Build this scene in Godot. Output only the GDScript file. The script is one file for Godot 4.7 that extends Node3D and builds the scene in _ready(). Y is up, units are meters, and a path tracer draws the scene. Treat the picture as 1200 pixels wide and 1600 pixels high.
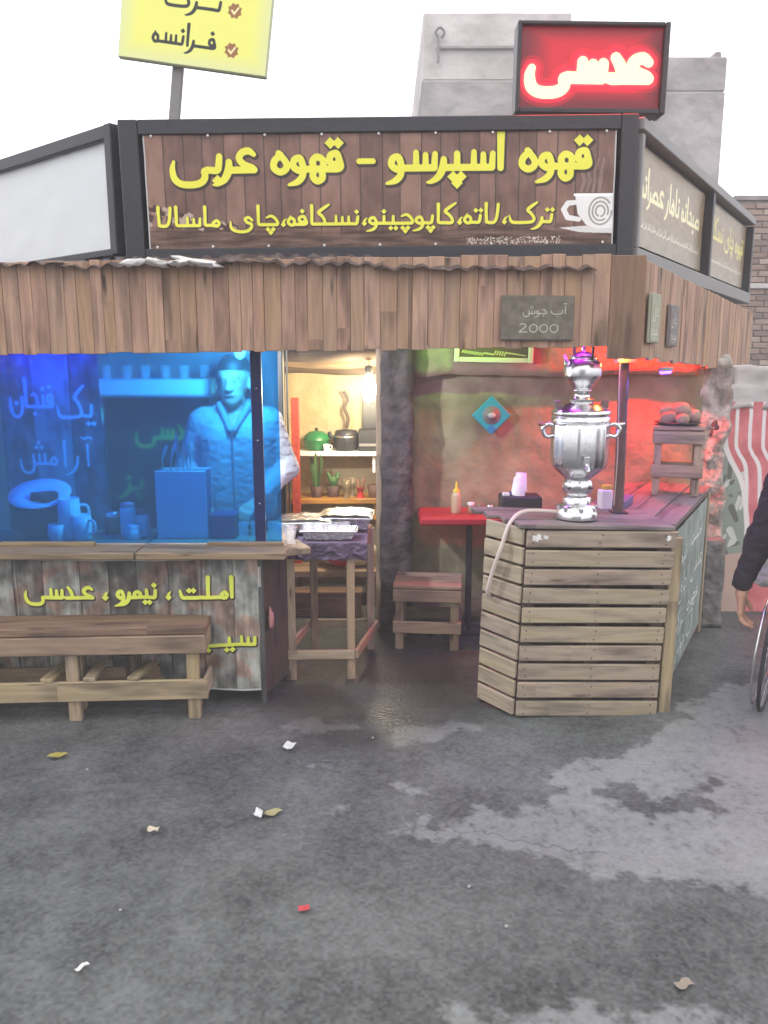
extends Node3D

func _ready() -> void:
	# ---------- camera, sky, sun, exposure ----------
	var cam := Camera3D.new()
	cam.name = "camera"
	cam.position = Vector3(0, 1.65, 0)
	cam.rotation.x = -atan(240.0 / 1256.0)
	cam.fov = 65.0
	cam.near = 0.05
	cam.far = 200.0
	add_child(cam)
	var around := WorldEnvironment.new()
	around.name = "world"
	var e := Environment.new()
	e.background_mode = Environment.BG_SKY
	var sm := ProceduralSkyMaterial.new()
	sm.sky_top_color = Color(0.94, 0.95, 0.97)
	sm.sky_horizon_color = Color(0.97, 0.97, 0.97)
	sm.sky_curve = 0.2
	sm.ground_bottom_color = Color(0.30, 0.30, 0.31)
	sm.ground_horizon_color = Color(0.45, 0.45, 0.46)
	var sky := Sky.new()
	sky.sky_material = sm
	e.sky = sky
	e.background_energy_multiplier = 1.75
	e.tonemap_mode = Environment.TONE_MAPPER_LINEAR
	e.tonemap_exposure = 1.32
	e.sdfgi_enabled = true
	e.ssao_enabled = true
	e.ssil_enabled = true
	e.fog_enabled = true
	e.fog_density = 0.013
	e.fog_light_color = Color(0.95, 0.94, 0.95)
	e.volumetric_fog_enabled = true
	e.volumetric_fog_density = 0.0
	around.environment = e
	add_child(around)
	var sun := DirectionalLight3D.new()
	sun.name = "sun"
	sun.light_energy = 0.2
	sun.light_angular_distance = 20.0
	sun.light_color = Color(1.0, 0.96, 0.93)
	sun.rotation_degrees = Vector3(-52, -25, 0)
	sun.shadow_enabled = true
	add_child(sun)

	rng.seed = 71
	fine_noise = noise(5, 0.02, 3)
	make_materials()
	build_ground()
	build_far_buildings()
	build_shell()
	build_roof_and_fascia()
	build_signs()
	build_left_counter()
	build_window_booth()
	build_doorway_room()
	build_seating_nook()
	build_crate_counter()
	build_samovar()
	build_side_counter()
	build_right_walls()
	build_wheelchair_user()
	build_litter()
	build_lamps()

# ---------- helpers ----------
var rng := RandomNumberGenerator.new()
var M := {}                      # shared materials
var used := {}

func numbered(called: String) -> String:
	used[called] = used.get(called, -1) + 1
	return called if used[called] == 0 else "%s_%03d" % [called, used[called]]

func tag(o: Node, label: String, category: String, group := "", kind := "") -> void:
	o.set_meta("label", label)
	if category != "":
		o.set_meta("category", category)
	if group != "":
		o.set_meta("group", group)
	if kind != "":
		o.set_meta("kind", kind)

func thing(called: String, label: String, category: String, at := Vector3.ZERO, turn := 0.0, group := "") -> Node3D:
	var o := Node3D.new()
	o.name = numbered(called)
	add_child(o)
	o.position = at
	o.rotation.y = turn
	tag(o, label, category, group)
	return o

func obj(called: String, mesh: Mesh, m: Material, parent: Node = self, at := Transform3D()) -> MeshInstance3D:
	var o := MeshInstance3D.new()
	o.name = numbered(called) if parent == self else called
	o.mesh = mesh
	o.material_override = m
	o.transform = at
	o.cast_shadow = GeometryInstance3D.SHADOW_CASTING_SETTING_ON
	parent.add_child(o, true)
	return o

func mb() -> SurfaceTool:
	var st := SurfaceTool.new()
	st.begin(Mesh.PRIMITIVE_TRIANGLES)
	return st

func done(st: SurfaceTool) -> ArrayMesh:
	st.generate_normals()
	return st.commit()

func tri(st: SurfaceTool, a: Vector3, b: Vector3, c: Vector3, ua := Vector2.ZERO, ub := Vector2.ZERO, uc := Vector2.ZERO) -> void:
	st.set_uv(ua); st.add_vertex(a)
	st.set_uv(ub); st.add_vertex(b)
	st.set_uv(uc); st.add_vertex(c)

func quad(st: SurfaceTool, a: Vector3, b: Vector3, c: Vector3, d: Vector3, ua := Vector2(0, 1), ub := Vector2(1, 1), uc := Vector2(1, 0), ud := Vector2(0, 0)) -> void:
	# a, b, c, d run counter-clockwise as seen from the front (lower left, lower right, upper right, upper left)
	tri(st, a, c, b, ua, uc, ub)
	tri(st, a, d, c, ua, ud, uc)

func xf(at: Vector3, turn := 0.0, pitch := 0.0, roll := 0.0) -> Transform3D:
	return Transform3D(Basis.from_euler(Vector3(pitch, turn, roll)), at)

func add_box(st: SurfaceTool, size: Vector3, t := Transform3D(), bevel := 0.004, jitter := 0.0) -> void:
	# a box with chamfered edges; its grain (v) runs along its longest side, in metres
	st.set_smooth_group(-1)
	var h := size / 2.0
	bevel = minf(bevel, minf(h.x, minf(h.y, h.z)) * 0.6)
	var long := size.max_axis_index()
	var off := Vector2(rng.randf(), rng.randf()) * 3.0
	var corner := {}
	for k in 8:
		corner[k] = Vector3(rng.randf_range(-jitter, jitter), rng.randf_range(-jitter, jitter), rng.randf_range(-jitter, jitter))
	var put := func(s: Vector3, face: int) -> Vector3:
		var p := Vector3.ZERO
		for a in 3:
			p[a] = s[a] * (h[a] if a == face else h[a] - bevel)
		return t * (p + corner[(1 if s.x > 0 else 0) + (2 if s.y > 0 else 0) + (4 if s.z > 0 else 0)])
	var uv := func(s: Vector3, face: int) -> Vector2:
		var p := s * h
		if long == face:
			return Vector2(p[(face + 1) % 3], p[(face + 2) % 3]) + off
		return Vector2(p[3 - long - face] + face * 0.37, p[long]) + off
	for a in 3:
		var b := (a + 1) % 3
		var c := (a + 2) % 3
		for s in [-1.0, 1.0]:
			var q := []
			for e in [[-1.0, -1.0], [1.0, -1.0], [1.0, 1.0], [-1.0, 1.0]]:
				var v := Vector3.ZERO
				v[a] = s
				v[b] = e[0]
				v[c] = e[1]
				q.append(v)
			if s < 0:
				q.reverse()
			quad(st, put.call(q[0], a), put.call(q[1], a), put.call(q[2], a), put.call(q[3], a), uv.call(q[0], a), uv.call(q[1], a), uv.call(q[2], a), uv.call(q[3], a))
	for a in 3:                     # edges along axis a
		var b := (a + 1) % 3
		var c := (a + 2) % 3
		for sb in [-1.0, 1.0]:
			for sc in [-1.0, 1.0]:
				var p := Vector3.ZERO
				var q := Vector3.ZERO
				p[a] = -1.0; q[a] = 1.0
				p[b] = sb; q[b] = sb
				p[c] = sc; q[c] = sc
				var four := [put.call(p, b), put.call(q, b), put.call(q, c), put.call(p, c)]
				var us := [uv.call(p, b), uv.call(q, b), uv.call(q, b), uv.call(p, b)]
				if sb * sc > 0:
					four.reverse()
					us.reverse()
				quad(st, four[0], four[1], four[2], four[3], us[0], us[1], us[2], us[3])
	for k in 8:
		var s := Vector3(1 if k & 1 else -1, 1 if k & 2 else -1, 1 if k & 4 else -1)
		var u: Vector2 = uv.call(s, 0)
		if s.x * s.y * s.z > 0:
			tri(st, put.call(s, 0), put.call(s, 2), put.call(s, 1), u, u, u)
		else:
			tri(st, put.call(s, 0), put.call(s, 1), put.call(s, 2), u, u, u)

func box(size: Vector3, t := Transform3D(), bevel := 0.004, jitter := 0.0) -> ArrayMesh:
	var st := mb()
	add_box(st, size, t, bevel, jitter)
	return done(st)

func between(a: Vector3, b: Vector3, thick: Vector2, bevel := 0.004, up := Vector3.UP) -> ArrayMesh:
	# a bar from a to b; thick.x across, thick.y along "up"
	var st := mb()
	var z := (b - a).normalized()
	if absf(z.dot(up)) > 0.95:
		up = Vector3.FORWARD
	var x := up.cross(z).normalized()
	add_box(st, Vector3(thick.x, thick.y, a.distance_to(b)), Transform3D(Basis(x, z.cross(x), z), (a + b) / 2.0), bevel)
	return done(st)

func add_tube(st: SurfaceTool, pts: Array, r, sides := 10, smooth := true, caps := true) -> void:
	st.set_smooth_group(1 if smooth else -1)
	var n := pts.size()
	var rings := []
	var side := Vector3.ZERO
	for i in n:
		var d: Vector3 = ((pts[mini(i + 1, n - 1)] as Vector3) - pts[maxi(i - 1, 0)]).normalized()
		if side == Vector3.ZERO:
			side = d.cross(Vector3.UP if absf(d.y) < 0.9 else Vector3.RIGHT).normalized()
		side = (side - d * side.dot(d)).normalized()
		var other := d.cross(side)
		var ring := []
		var rad: float = r[i] if r is Array else r
		for k in sides:
			var a := TAU * k / sides
			ring.append(pts[i] + (side * cos(a) + other * sin(a)) * rad)
		rings.append(ring)
	var run := 0.0
	for i in n - 1:
		var run2: float = run + (pts[i] as Vector3).distance_to(pts[i + 1])
		for k in sides:
			var k2 := (k + 1) % sides
			quad(st, rings[i][k], rings[i][k2], rings[i + 1][k2], rings[i + 1][k], Vector2(float(k) / sides * 0.2, run), Vector2(float(k + 1) / sides * 0.2, run), Vector2(float(k + 1) / sides * 0.2, run2), Vector2(float(k) / sides * 0.2, run2))
		run = run2
	if caps:
		st.set_smooth_group(-1)
		for k in range(1, sides - 1):
			tri(st, rings[0][0], rings[0][k], rings[0][k + 1])
			tri(st, rings[n - 1][0], rings[n - 1][k + 1], rings[n - 1][k])

func tube(pts: Array, r, sides := 10) -> ArrayMesh:
	var st := mb()
	add_tube(st, pts, r, sides)
	return done(st)

func curve(pts: Array, steps := 6) -> Array:
	var fine := [pts[0]]
	for i in pts.size() - 1:
		for j in range(1, steps + 1):
			fine.append((pts[i] as Vector3).cubic_interpolate(pts[i + 1], pts[maxi(i - 1, 0)], pts[mini(i + 2, pts.size() - 1)], float(j) / steps))
	return fine

func add_lathe(st: SurfaceTool, profile: Array, sides := 24, t := Transform3D(), group := 1, flutes := 0, depth := 0.0) -> void:
	# profile: Vector2(radius, height) from the bottom up, seen from outside; a repeated point makes a hard edge
	var g := group
	for i in profile.size() - 1:
		var a: Vector2 = profile[i]
		var b: Vector2 = profile[i + 1]
		if a.is_equal_approx(b):
			g += 1
			continue
		st.set_smooth_group(g)
		for k in sides:
			var p := []
			for e in [[a, k], [a, k + 1], [b, k + 1], [b, k]]:
				var ang: float = TAU * e[1] / sides
				var rr: float = e[0].x * (1.0 - (depth * pow(absf(cos(ang * flutes / 2.0)), 1.6) if flutes else 0.0))
				p.append(t * Vector3(sin(ang) * rr, e[0].y, cos(ang) * rr))
			quad(st, p[0], p[1], p[2], p[3], Vector2(float(k) / sides, a.y), Vector2(float(k + 1) / sides, a.y), Vector2(float(k + 1) / sides, b.y), Vector2(float(k) / sides, b.y))

func lathe(profile: Array, sides := 24, t := Transform3D(), flutes := 0, depth := 0.0) -> ArrayMesh:
	var st := mb()
	add_lathe(st, profile, sides, t, 1, flutes, depth)
	return done(st)

func add_sphere(st: SurfaceTool, at: Vector3, r: Vector3, sides := 12, rough := 0.0, noise: FastNoiseLite = null) -> void:
	st.set_smooth_group(1)
	var rows := maxi(sides / 2, 4)
	var pt := func(i: int, k: int) -> Vector3:
		var up := PI * i / rows
		var ar := TAU * (k % sides) / sides
		var v := Vector3(sin(up) * sin(ar), cos(up), sin(up) * cos(ar))
		var s := 1.0 + (rough * noise.get_noise_3dv(v * 60.0 + at * 900.0) if noise else 0.0)
		return at + v * r * s
	for i in rows:
		for k in sides:
			quad(st, pt.call(i + 1, k), pt.call(i + 1, k + 1), pt.call(i, k + 1), pt.call(i, k), Vector2(float(k) / sides, float(i + 1) / rows), Vector2(float(k + 1) / sides, float(i + 1) / rows), Vector2(float(k + 1) / sides, float(i) / rows), Vector2(float(k) / sides, float(i) / rows))

func sphere(at: Vector3, r: Vector3, sides := 12, rough := 0.0) -> ArrayMesh:
	var st := mb()
	add_sphere(st, at, r, sides, rough, fine_noise)
	return done(st)

func sheet(size: Vector2, cols: int, rows: int, bend: Callable) -> ArrayMesh:
	# a grid in the xy plane, uv 0..1 with v down; bend(Vector2 uv, Vector3 p) gives each point its place
	var st := mb()
	st.set_smooth_group(1)
	var pt := func(i: int, j: int) -> Vector3:
		var u := Vector2(float(i) / cols, float(j) / rows)
		return bend.call(u, Vector3((u.x - 0.5) * size.x, (0.5 - u.y) * size.y, 0))
	for j in rows:
		for i in cols:
			quad(st, pt.call(i, j + 1), pt.call(i + 1, j + 1), pt.call(i + 1, j), pt.call(i, j), Vector2(float(i) / cols, float(j + 1) / rows), Vector2(float(i + 1) / cols, float(j + 1) / rows), Vector2(float(i + 1) / cols, float(j) / rows), Vector2(float(i) / cols, float(j) / rows))
	return done(st)

# ---------- bodies: tapered capsules joined by a smooth minimum, meshed as surface nets ----------
func body(bones: Array, cell: float, blend := 0.03, wrinkle := 0.0) -> ArrayMesh:
	# bones: [Vector3 a, radius a, Vector3 b, radius b]
	var lo := Vector3.INF
	var hi := -Vector3.INF
	for b in bones:
		for k in [0, 2]:
			lo = lo.min(b[k] - Vector3.ONE * (b[k + 1] + cell * 3))
			hi = hi.max(b[k] + Vector3.ONE * (b[k + 1] + cell * 3))
	var n := Vector3i(((hi - lo) / cell).ceil()) + Vector3i.ONE
	var f := PackedFloat32Array()
	f.resize(n.x * n.y * n.z)
	f.fill(1.0)
	for b in bones:
		var pa: Vector3 = b[0]
		var ra: float = b[1]
		var pb: Vector3 = b[2]
		var rb: float = b[3]
		var reach := maxf(ra, rb) + blend + cell * 2.0
		var i0 := Vector3i(((pa.min(pb) - Vector3.ONE * reach - lo) / cell).floor()).clamp(Vector3i.ZERO, n - Vector3i.ONE)
		var i1 := Vector3i(((pa.max(pb) + Vector3.ONE * reach - lo) / cell).ceil()).clamp(Vector3i.ZERO, n - Vector3i.ONE)
		var ab := pb - pa
		var len2 := maxf(ab.length_squared(), 1e-9)
		for z in range(i0.z, i1.z + 1):
			for y in range(i0.y, i1.y + 1):
				for x in range(i0.x, i1.x + 1):
					var p := lo + Vector3(x, y, z) * cell - pa
					var t := clampf(p.dot(ab) / len2, 0.0, 1.0)
					var d := (p - ab * t).length() - lerpf(ra, rb, t)
					var at := (z * n.y + y) * n.x + x
					var old := f[at]
					var mix := maxf(blend - absf(old - d), 0.0) / blend
					f[at] = minf(old, d) - mix * mix * blend * 0.25
	if wrinkle > 0.0:      # folds of cloth
		var folds := noise(77, 9.0, 3)
		for z in n.z:
			for y in n.y:
				for x in n.x:
					var at := (z * n.y + y) * n.x + x
					if absf(f[at]) < cell * 3.0 + wrinkle:
						var p := lo + Vector3(x, y, z) * cell
						f[at] += absf(folds.get_noise_3d(p.x, p.y * 1.8, p.z)) * wrinkle * 2.0 - wrinkle * 0.5
	var place := {}
	var points := PackedVector3Array()
	var normals := PackedVector3Array()
	var index := PackedInt32Array()
	var sy := n.x
	var sz := n.x * n.y
	var corners := [0, 1, sy, sy + 1, sz, sz + 1, sz + sy, sz + sy + 1]
	for z in n.z - 1:
		for y in n.y - 1:
			for x in n.x - 1:
				var at := z * sz + y * sy + x
				var inside := 0
				for k in 8:
					if f[at + corners[k]] < 0.0:
						inside += 1
				if inside == 0 or inside == 8:
					continue
				var sum := Vector3.ZERO
				var count := 0
				for k in 8:
					for e in [1, 2, 4]:
						if k & e:
							continue
						var fa := f[at + corners[k]]
						var fb := f[at + corners[k | e]]
						if (fa < 0.0) != (fb < 0.0):
							var t := fa / (fa - fb)
							var va := Vector3(k & 1, (k >> 1) & 1, k >> 2)
							var vb := Vector3((k | e) & 1, ((k | e) >> 1) & 1, (k | e) >> 2)
							sum += va.lerp(vb, t)
							count += 1
				place[at] = points.size()
				points.append(lo + (Vector3(x, y, z) + sum / count) * cell)
				var g := Vector3.ZERO
				for k in 8:
					g += Vector3(1 if k & 1 else -1, 1 if k & 2 else -1, 1 if k & 4 else -1) * f[at + corners[k]]
				normals.append(g.normalized())
	for at in place:
		var own: float = f[at]
		for axis in [[1, sy, sz], [sy, sz, 1], [sz, 1, sy]]:
			var far: float = f[at + axis[0]]
			if (own < 0.0) == (far < 0.0):
				continue
			var b: int = at - axis[1]
			var c: int = at - axis[2]
			var d: int = at - axis[1] - axis[2]
			if not (place.has(b) and place.has(c) and place.has(d)):
				continue
			var q := [place[at], place[b], place[d], place[c]]
			if own >= 0.0:
				q.reverse()
			index.append_array([q[0], q[2], q[1], q[0], q[3], q[2]])
	var arrays := []
	arrays.resize(Mesh.ARRAY_MAX)
	arrays[Mesh.ARRAY_VERTEX] = points
	arrays[Mesh.ARRAY_NORMAL] = normals
	arrays[Mesh.ARRAY_INDEX] = index
	var mesh := ArrayMesh.new()
	mesh.add_surface_from_arrays(Mesh.PRIMITIVE_TRIANGLES, arrays)
	return mesh

func chain(pts: Array, radii: Array) -> Array:
	var bones := []
	for i in pts.size() - 1:
		bones.append([pts[i], radii[i], pts[i + 1], radii[i + 1]])
	return bones

# ---------- pictures and materials ----------
var fine_noise := FastNoiseLite.new()

func noise(seed_: int, freq: float, octaves := 4) -> FastNoiseLite:
	var n := FastNoiseLite.new()
	n.seed = seed_
	n.noise_type = FastNoiseLite.TYPE_SIMPLEX_SMOOTH
	n.frequency = freq
	n.fractal_octaves = octaves
	return n

func tex(im: Image) -> ImageTexture:
	return ImageTexture.create_from_image(im)

func mat(c: Color, rough := 0.8, metal := 0.0, t: Texture2D = null) -> StandardMaterial3D:
	# c is a real-world (linear) base colour
	var m := StandardMaterial3D.new()
	m.albedo_color = c.linear_to_srgb()
	m.albedo_color.a = c.a
	m.roughness = rough
	m.metallic = metal
	m.albedo_texture = t
	return m

func grain_image(seed_: int, w: int, h: int, knots: int, dirt: float) -> Image:
	# wood: long fibres, growth rings, knots, dirt; multiplies the board's own colour
	var a := noise(seed_, 0.02, 3)
	var b := noise(seed_ + 1, 0.02, 4)
	var c := noise(seed_ + 2, 0.011, 4)
	var r := RandomNumberGenerator.new()
	r.seed = seed_
	var kn := []
	for k in knots:
		kn.append(Vector3(r.randf() * w, r.randf() * h, r.randf_range(5, 10)))
	var im := Image.create(w, h, false, Image.FORMAT_RGB8)
	for y in h:
		for x in w:
			var bend := 0.0
			var dark := 0.0
			for k in kn:
				var d: float = Vector2(x - k.x, (y - k.y) * 0.45).length() / k.z
				if d < 4.0:
					bend += exp(-d * d * 0.4) * k.z * 2.5
					dark += exp(-d * d * 2.0) * 0.35
			var xx := x + bend
			var fib := a.get_noise_2d(xx * 14.0, y * 0.5) * 0.06
			var ring := sin((xx * 0.16 + b.get_noise_2d(xx * 0.6, y * 0.16) * 9.0)) * 0.04
			var stain := c.get_noise_2d(x, y * 0.5)
			var v := clampf(0.92 + fib + ring - dark - maxf(stain - 0.05, 0.0) * dirt, 0.08, 1.0)
			im.set_pixel(x, y, Color(v, v * (0.985 - 0.05 * dark), v * (0.96 - dark * 0.15 - maxf(-stain, 0.0) * 0.1)))
	return im

func mottled(seed_: int, size: int, freq: float, low: Color, high: Color, contrast := 1.0, octaves := 5) -> ImageTexture:
	# two colours (linear) in a cloudy mix, seamless
	var n := noise(seed_, freq, octaves)
	var g := n.get_seamless_image(size, size)
	var im := Image.create(size, size, false, Image.FORMAT_RGB8)
	for y in size:
		for x in size:
			var t := clampf((g.get_pixel(x, y).r - 0.5) * contrast + 0.5, 0.0, 1.0)
			im.set_pixel(x, y, low.lerp(high, t).linear_to_srgb())
	return tex(im)

func bumps(seed_: int, size: int, freq: float, strength: float, octaves := 5) -> ImageTexture:
	var im := noise(seed_, freq, octaves).get_seamless_image(size, size)
	im.convert(Image.FORMAT_RGBA8)
	im.bump_map_to_normal_map(strength)
	return tex(im)

func tri_map(m: StandardMaterial3D, scale: float) -> StandardMaterial3D:
	m.uv1_triplanar = true
	m.uv1_world_triplanar = true
	m.uv1_scale = Vector3.ONE * scale
	return m

func rough_normal(m: StandardMaterial3D, t: Texture2D, s: float) -> StandardMaterial3D:
	m.normal_enabled = true
	m.normal_texture = t
	m.normal_scale = s
	return m

# ---------- lettering: pen strokes of each letter form (hundredths, x runs leftwards), inked into a picture ----------
const GLYPHS := {
	"A": "24;12,98,10 12,60,9 12,6,8", "a": "26;0,8 8,8 14,14 14,50 14,98,10", "Am": "34;16,86,9 16,50,9 16,6,8;2,108,5 12,114,8 24,108,8 32,116,4",
	"B": "30;8,42,8 10,22 14,8 30,8;o14,-18", "T": "30;8,42,8 10,22 14,8 30,8;o6,66;o24,66", "P": "32;8,42,8 10,22 14,8 32,8;o6,-15;o24,-15;o15,-31", "N": "30;8,42,8 10,22 14,8 30,8;o12,66",
	"Y": "30;8,42,8 10,22 14,8 30,8;o4,-16;o22,-16", "bm": "32;0,8 32,8;15,42,8 15,8;o15,-18", "pm": "34;0,8 34,8;15,42,8 15,8;o6,-15;o24,-15;o15,-31",
	"nm": "32;0,8 32,8;15,42,8 15,8;o15,66", "ym": "32;0,8 32,8;15,42,8 15,8;o6,-16;o24,-16", "bf": "105;0,8 15,8 40,5 70,5 90,9 98,38,6;o52,-18", "tf": "105;0,8 15,8 40,5 70,5 90,9 98,38,6;o44,38;o62,38",
	"b": "108;6,44,7 10,14 30,4 60,2 85,6 98,18 101,44,6;o54,-20", "r": "26;0,8 8,8 12,6;12,28,8 14,8,10 24,-14,9 40,-26,6 50,-28,3", "R": "32;10,40,8 13,12,10 22,-12,9 38,-26,6 48,-29,3",
	"rz": "26;0,8 8,8 12,6;12,28,8 14,8,10 24,-14,9 40,-26,6 50,-28,3;o14,54", "Rz": "32;10,40,8 13,12,10 22,-12,9 38,-26,6 48,-29,3;o12,66",
	"W": "40;10,14 17,35 30,32 33,16 20,5 10,12;11,14 12,-8 24,-23,8 44,-30,4", "w": "40;0,8 12,8;10,14 17,35 30,32 33,16 20,5 10,12;11,14 12,-8 24,-23,8 44,-30,4",
	"h": "38;0,8 12,8;12,8 12,30 25,38 33,20 24,5 10,8;24,38 24,48,5", "H": "46;26,48,8 10,26 10,10 24,2 38,12 36,30 22,44", "hm": "46;0,8 46,8;10,8 10,30 24,38 34,26 30,8;14,8 12,-14 24,-22 34,-10 30,8",
	"X": "50;30,54,6 14,36 10,14 22,3 40,10 40,30 28,36 20,20,6;20,8 50,8", "Q": "38;10,30 16,46 30,42 32,26 20,18 10,28;10,30 7,14 16,8 38,8;o12,72;o30,72", "F": "38;10,30 16,46 30,42 32,26 20,18 10,28;10,30 7,14 16,8 38,8;o21,72",
	"E": "54;8,46,6 20,55 36,50 42,36 32,22 14,13,9 8,8;8,8 54,8", "d": "44;0,8 8,8;24,56,7 14,38 9,18 10,8;8,8 30,7 44,11,5", "S": "74;6,42,7 8,10;8,8 74,8;28,40,7 28,8;50,46,7 50,8", "s": "78;0,8 78,8;10,42,7 10,8;32,40,7 32,8;54,46,7 54,8",
	"sf": "110;0,8 44,8;10,42,7 10,8;30,40,7 30,8;44,8 52,18 53,40,7;53,22 54,-8 68,-24 88,-22 100,-6 103,24,5;o20,66;o40,66;o30,82", "Z": "106;6,42,7 8,8 44,8;28,40,7 28,8;44,8 52,18 53,40,7;53,22 54,-8 68,-24 88,-22 100,-6 103,24,5;o20,66;o40,66;o30,82",
	"y": "90;0,8 8,8 14,2;13,6 14,-12 26,-24 48,-28 70,-25 84,-12 88,12,7 84,30,4", "I": "88;10,30,7 22,44,8 34,36,8 28,20 14,12 14,-6 28,-22 50,-26 72,-20 84,-4 85,22,5",
	"L": "30;12,98,10 12,30 14,8 30,8", "l": "32;0,8 32,8;15,98,10 15,50 15,8", "V": "62;8,94,9 12,40 20,10 36,5 48,10;50,98,10 50,60 48,8", "K": "46;0,102,6 20,84,9 36,64,9 22,46 12,26 14,8 46,8", "k": "46;0,8 46,8;0,102,6 20,84,9 36,64,9 24,46 16,26 16,8",
	"kf": "105;0,8 14,10;4,102,6 22,85,9 36,66,9 24,48 15,26 18,10 36,5 70,4 92,9 100,38,5", "C": "105;4,102,6 22,85,9 36,66,9 24,48 14,26 18,10 36,5 70,4 92,9 100,38,5",
	"M": "42;28,20 16,30 7,18 14,4 28,8 28,20;18,6 42,8", "mm": "42;0,8 42,8;12,10 10,26 22,34 33,24 30,8", "n": "72;8,38,8 7,2 20,-20 40,-25 58,-14 65,8 65,36,5;o36,20",
	"J": "58;44,42,5 28,50,8 14,38 5,16,8 12,8;8,8 58,8;o30,-16", "Ch": "58;44,42,5 28,50,8 14,38 5,16,8 12,8;8,8 58,8;o22,-15;o40,-15;o31,-31", "jm": "58;0,8 58,8;44,44,5 28,50,8 15,32 14,8;o30,-16", "hh": "58;0,8 58,8;44,44,5 28,50,8 15,32 14,8",
	"D": "78;10,10 13,26 30,38 48,34 54,18 48,8;8,8 78,8;64,28,6 64,8", "dm": "78;0,8 78,8;12,10 14,26 30,38 48,34 54,18 48,8;64,28,6 64,8",
	"_": "26;0,8 26,8", ",": "26;12,8,10;13,12,8 9,26,6 2,34,3", "-": "44;6,26,7 38,26,7", " ": "30;",
	"2": "60;50,70,6 40,88 20,86 14,66 30,40 52,8;52,8 6,8", "0": "60;30,86,6 10,66 10,26 30,6 50,26 50,66 30,86",
}

func text_strokes(text: String, tracking := 0.0) -> Array:
	# [strokes: each an Array of Vector3(x, y, radius); a dot is one Vector3], width in em; letters run to the left of x = 0
	var strokes := []
	var x := 0.0
	for token in text.split(" "):
		var bits: PackedStringArray = GLYPHS[" " if token == "" else token].split(";")
		for k in range(1, bits.size()):
			var bit := bits[k]
			if bit == "":
				continue
			if bit.begins_with("o"):
				var q := bit.substr(1).split_floats(",")
				strokes.append([Vector3(-x - q[0] / 100.0, q[1] / 100.0, 0.095)])
				continue
			var raw := []
			for one in bit.split(" "):
				var q := one.split_floats(",")
				raw.append(Vector3(-x - q[0] / 100.0, q[1] / 100.0, (q[2] if q.size() > 2 else 8.6) / 100.0))
			var fine := [raw[0]]
			for i in raw.size() - 1:
				var p0: Vector3 = raw[maxi(i - 1, 0)]
				var p3: Vector3 = raw[mini(i + 2, raw.size() - 1)]
				var steps := 1 if raw.size() == 2 else 4
				for j in range(1, steps + 1):
					fine.append((raw[i] as Vector3).cubic_interpolate(raw[i + 1], p0, p3, float(j) / steps) if steps > 1 else raw[i + 1])
			strokes.append(fine)
		x += bits[0].to_float() / 100.0 + tracking
	return [strokes, x]

func brush(im: Image, strokes: Array, color: Color, grow := 0.0) -> void:
	# inks strokes of Vector3(pixel x, pixel y, radius); a stroke of one point is a lozenge
	var w := im.get_width()
	var h := im.get_height()
	var cover := PackedFloat32Array()
	cover.resize(w * h)
	var lo := Vector2i(w, h)
	var hi := Vector2i(0, 0)
	for stroke in strokes:
		var dot: bool = stroke.size() == 1
		for i in maxi(stroke.size() - 1, 1):
			var a: Vector3 = stroke[i]
			var b: Vector3 = stroke[mini(i + 1, stroke.size() - 1)]
			var pa := Vector2(a.x, a.y)
			var ab := Vector2(b.x, b.y) - pa
			var ra := a.z + grow
			var rb := b.z + grow
			var r := maxf(ra, rb) * (1.35 if dot else 1.0) + 1.5
			var x0 := clampi(int(minf(a.x, b.x) - r), 0, w)
			var x1 := clampi(int(maxf(a.x, b.x) + r) + 1, 0, w)
			var y0 := clampi(int(minf(a.y, b.y) - r), 0, h)
			var y1 := clampi(int(maxf(a.y, b.y) + r) + 1, 0, h)
			lo = Vector2i(mini(lo.x, x0), mini(lo.y, y0))
			hi = Vector2i(maxi(hi.x, x1), maxi(hi.y, y1))
			var n := maxf(ab.length_squared(), 1e-6)
			for y in range(y0, y1):
				for x in range(x0, x1):
					var p := Vector2(x + 0.5, y + 0.5) - pa
					var c := 0.0
					if dot:
						c = ra * 1.3 - (absf(p.x) + absf(p.y)) * 0.85 + 0.5
					else:
						var t := clampf(p.dot(ab) / n, 0.0, 1.0)
						c = lerpf(ra, rb, t) - (p - ab * t).length() + 0.5
					if c > cover[y * w + x]:
						cover[y * w + x] = c
	for y in range(lo.y, hi.y):
		for x in range(lo.x, hi.x):
			var c := minf(cover[y * w + x], 1.0) * color.a
			if c > 0.0:
				im.set_pixel(x, y, im.get_pixel(x, y).lerp(Color(color, 1.0), c))

func ink(im: Image, text: String, right: float, base: float, em: float, width: float, color: Color, weight := 1.0, grow := 0.0) -> void:
	# writes text with its right end at pixel right, its baseline at pixel base; em is the letter height, width the wanted length (0 keeps the natural one)
	var laid := text_strokes(text)
	var sx: float = em if width <= 0.0 else width / laid[1]
	var strokes := []
	for stroke in laid[0]:
		var s := []
		for p in stroke:
			s.append(Vector3(right + p.x * sx, base - p.y * em, p.z * em * weight))
		strokes.append(s)
	brush(im, strokes, color, grow)

func fill_shape(im: Image, points: PackedVector2Array, color: Color) -> void:
	var lo := points[0]
	var hi := points[0]
	for p in points:
		lo = lo.min(p)
		hi = hi.max(p)
	for y in range(maxi(int(lo.y), 0), mini(int(hi.y) + 1, im.get_height())):
		for x in range(maxi(int(lo.x), 0), mini(int(hi.x) + 1, im.get_width())):
			if Geometry2D.is_point_in_polygon(Vector2(x + 0.5, y + 0.5), points):
				im.set_pixel(x, y, im.get_pixel(x, y).lerp(Color(color, 1.0), color.a))

# ---------- materials ----------
var grain := []

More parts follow.
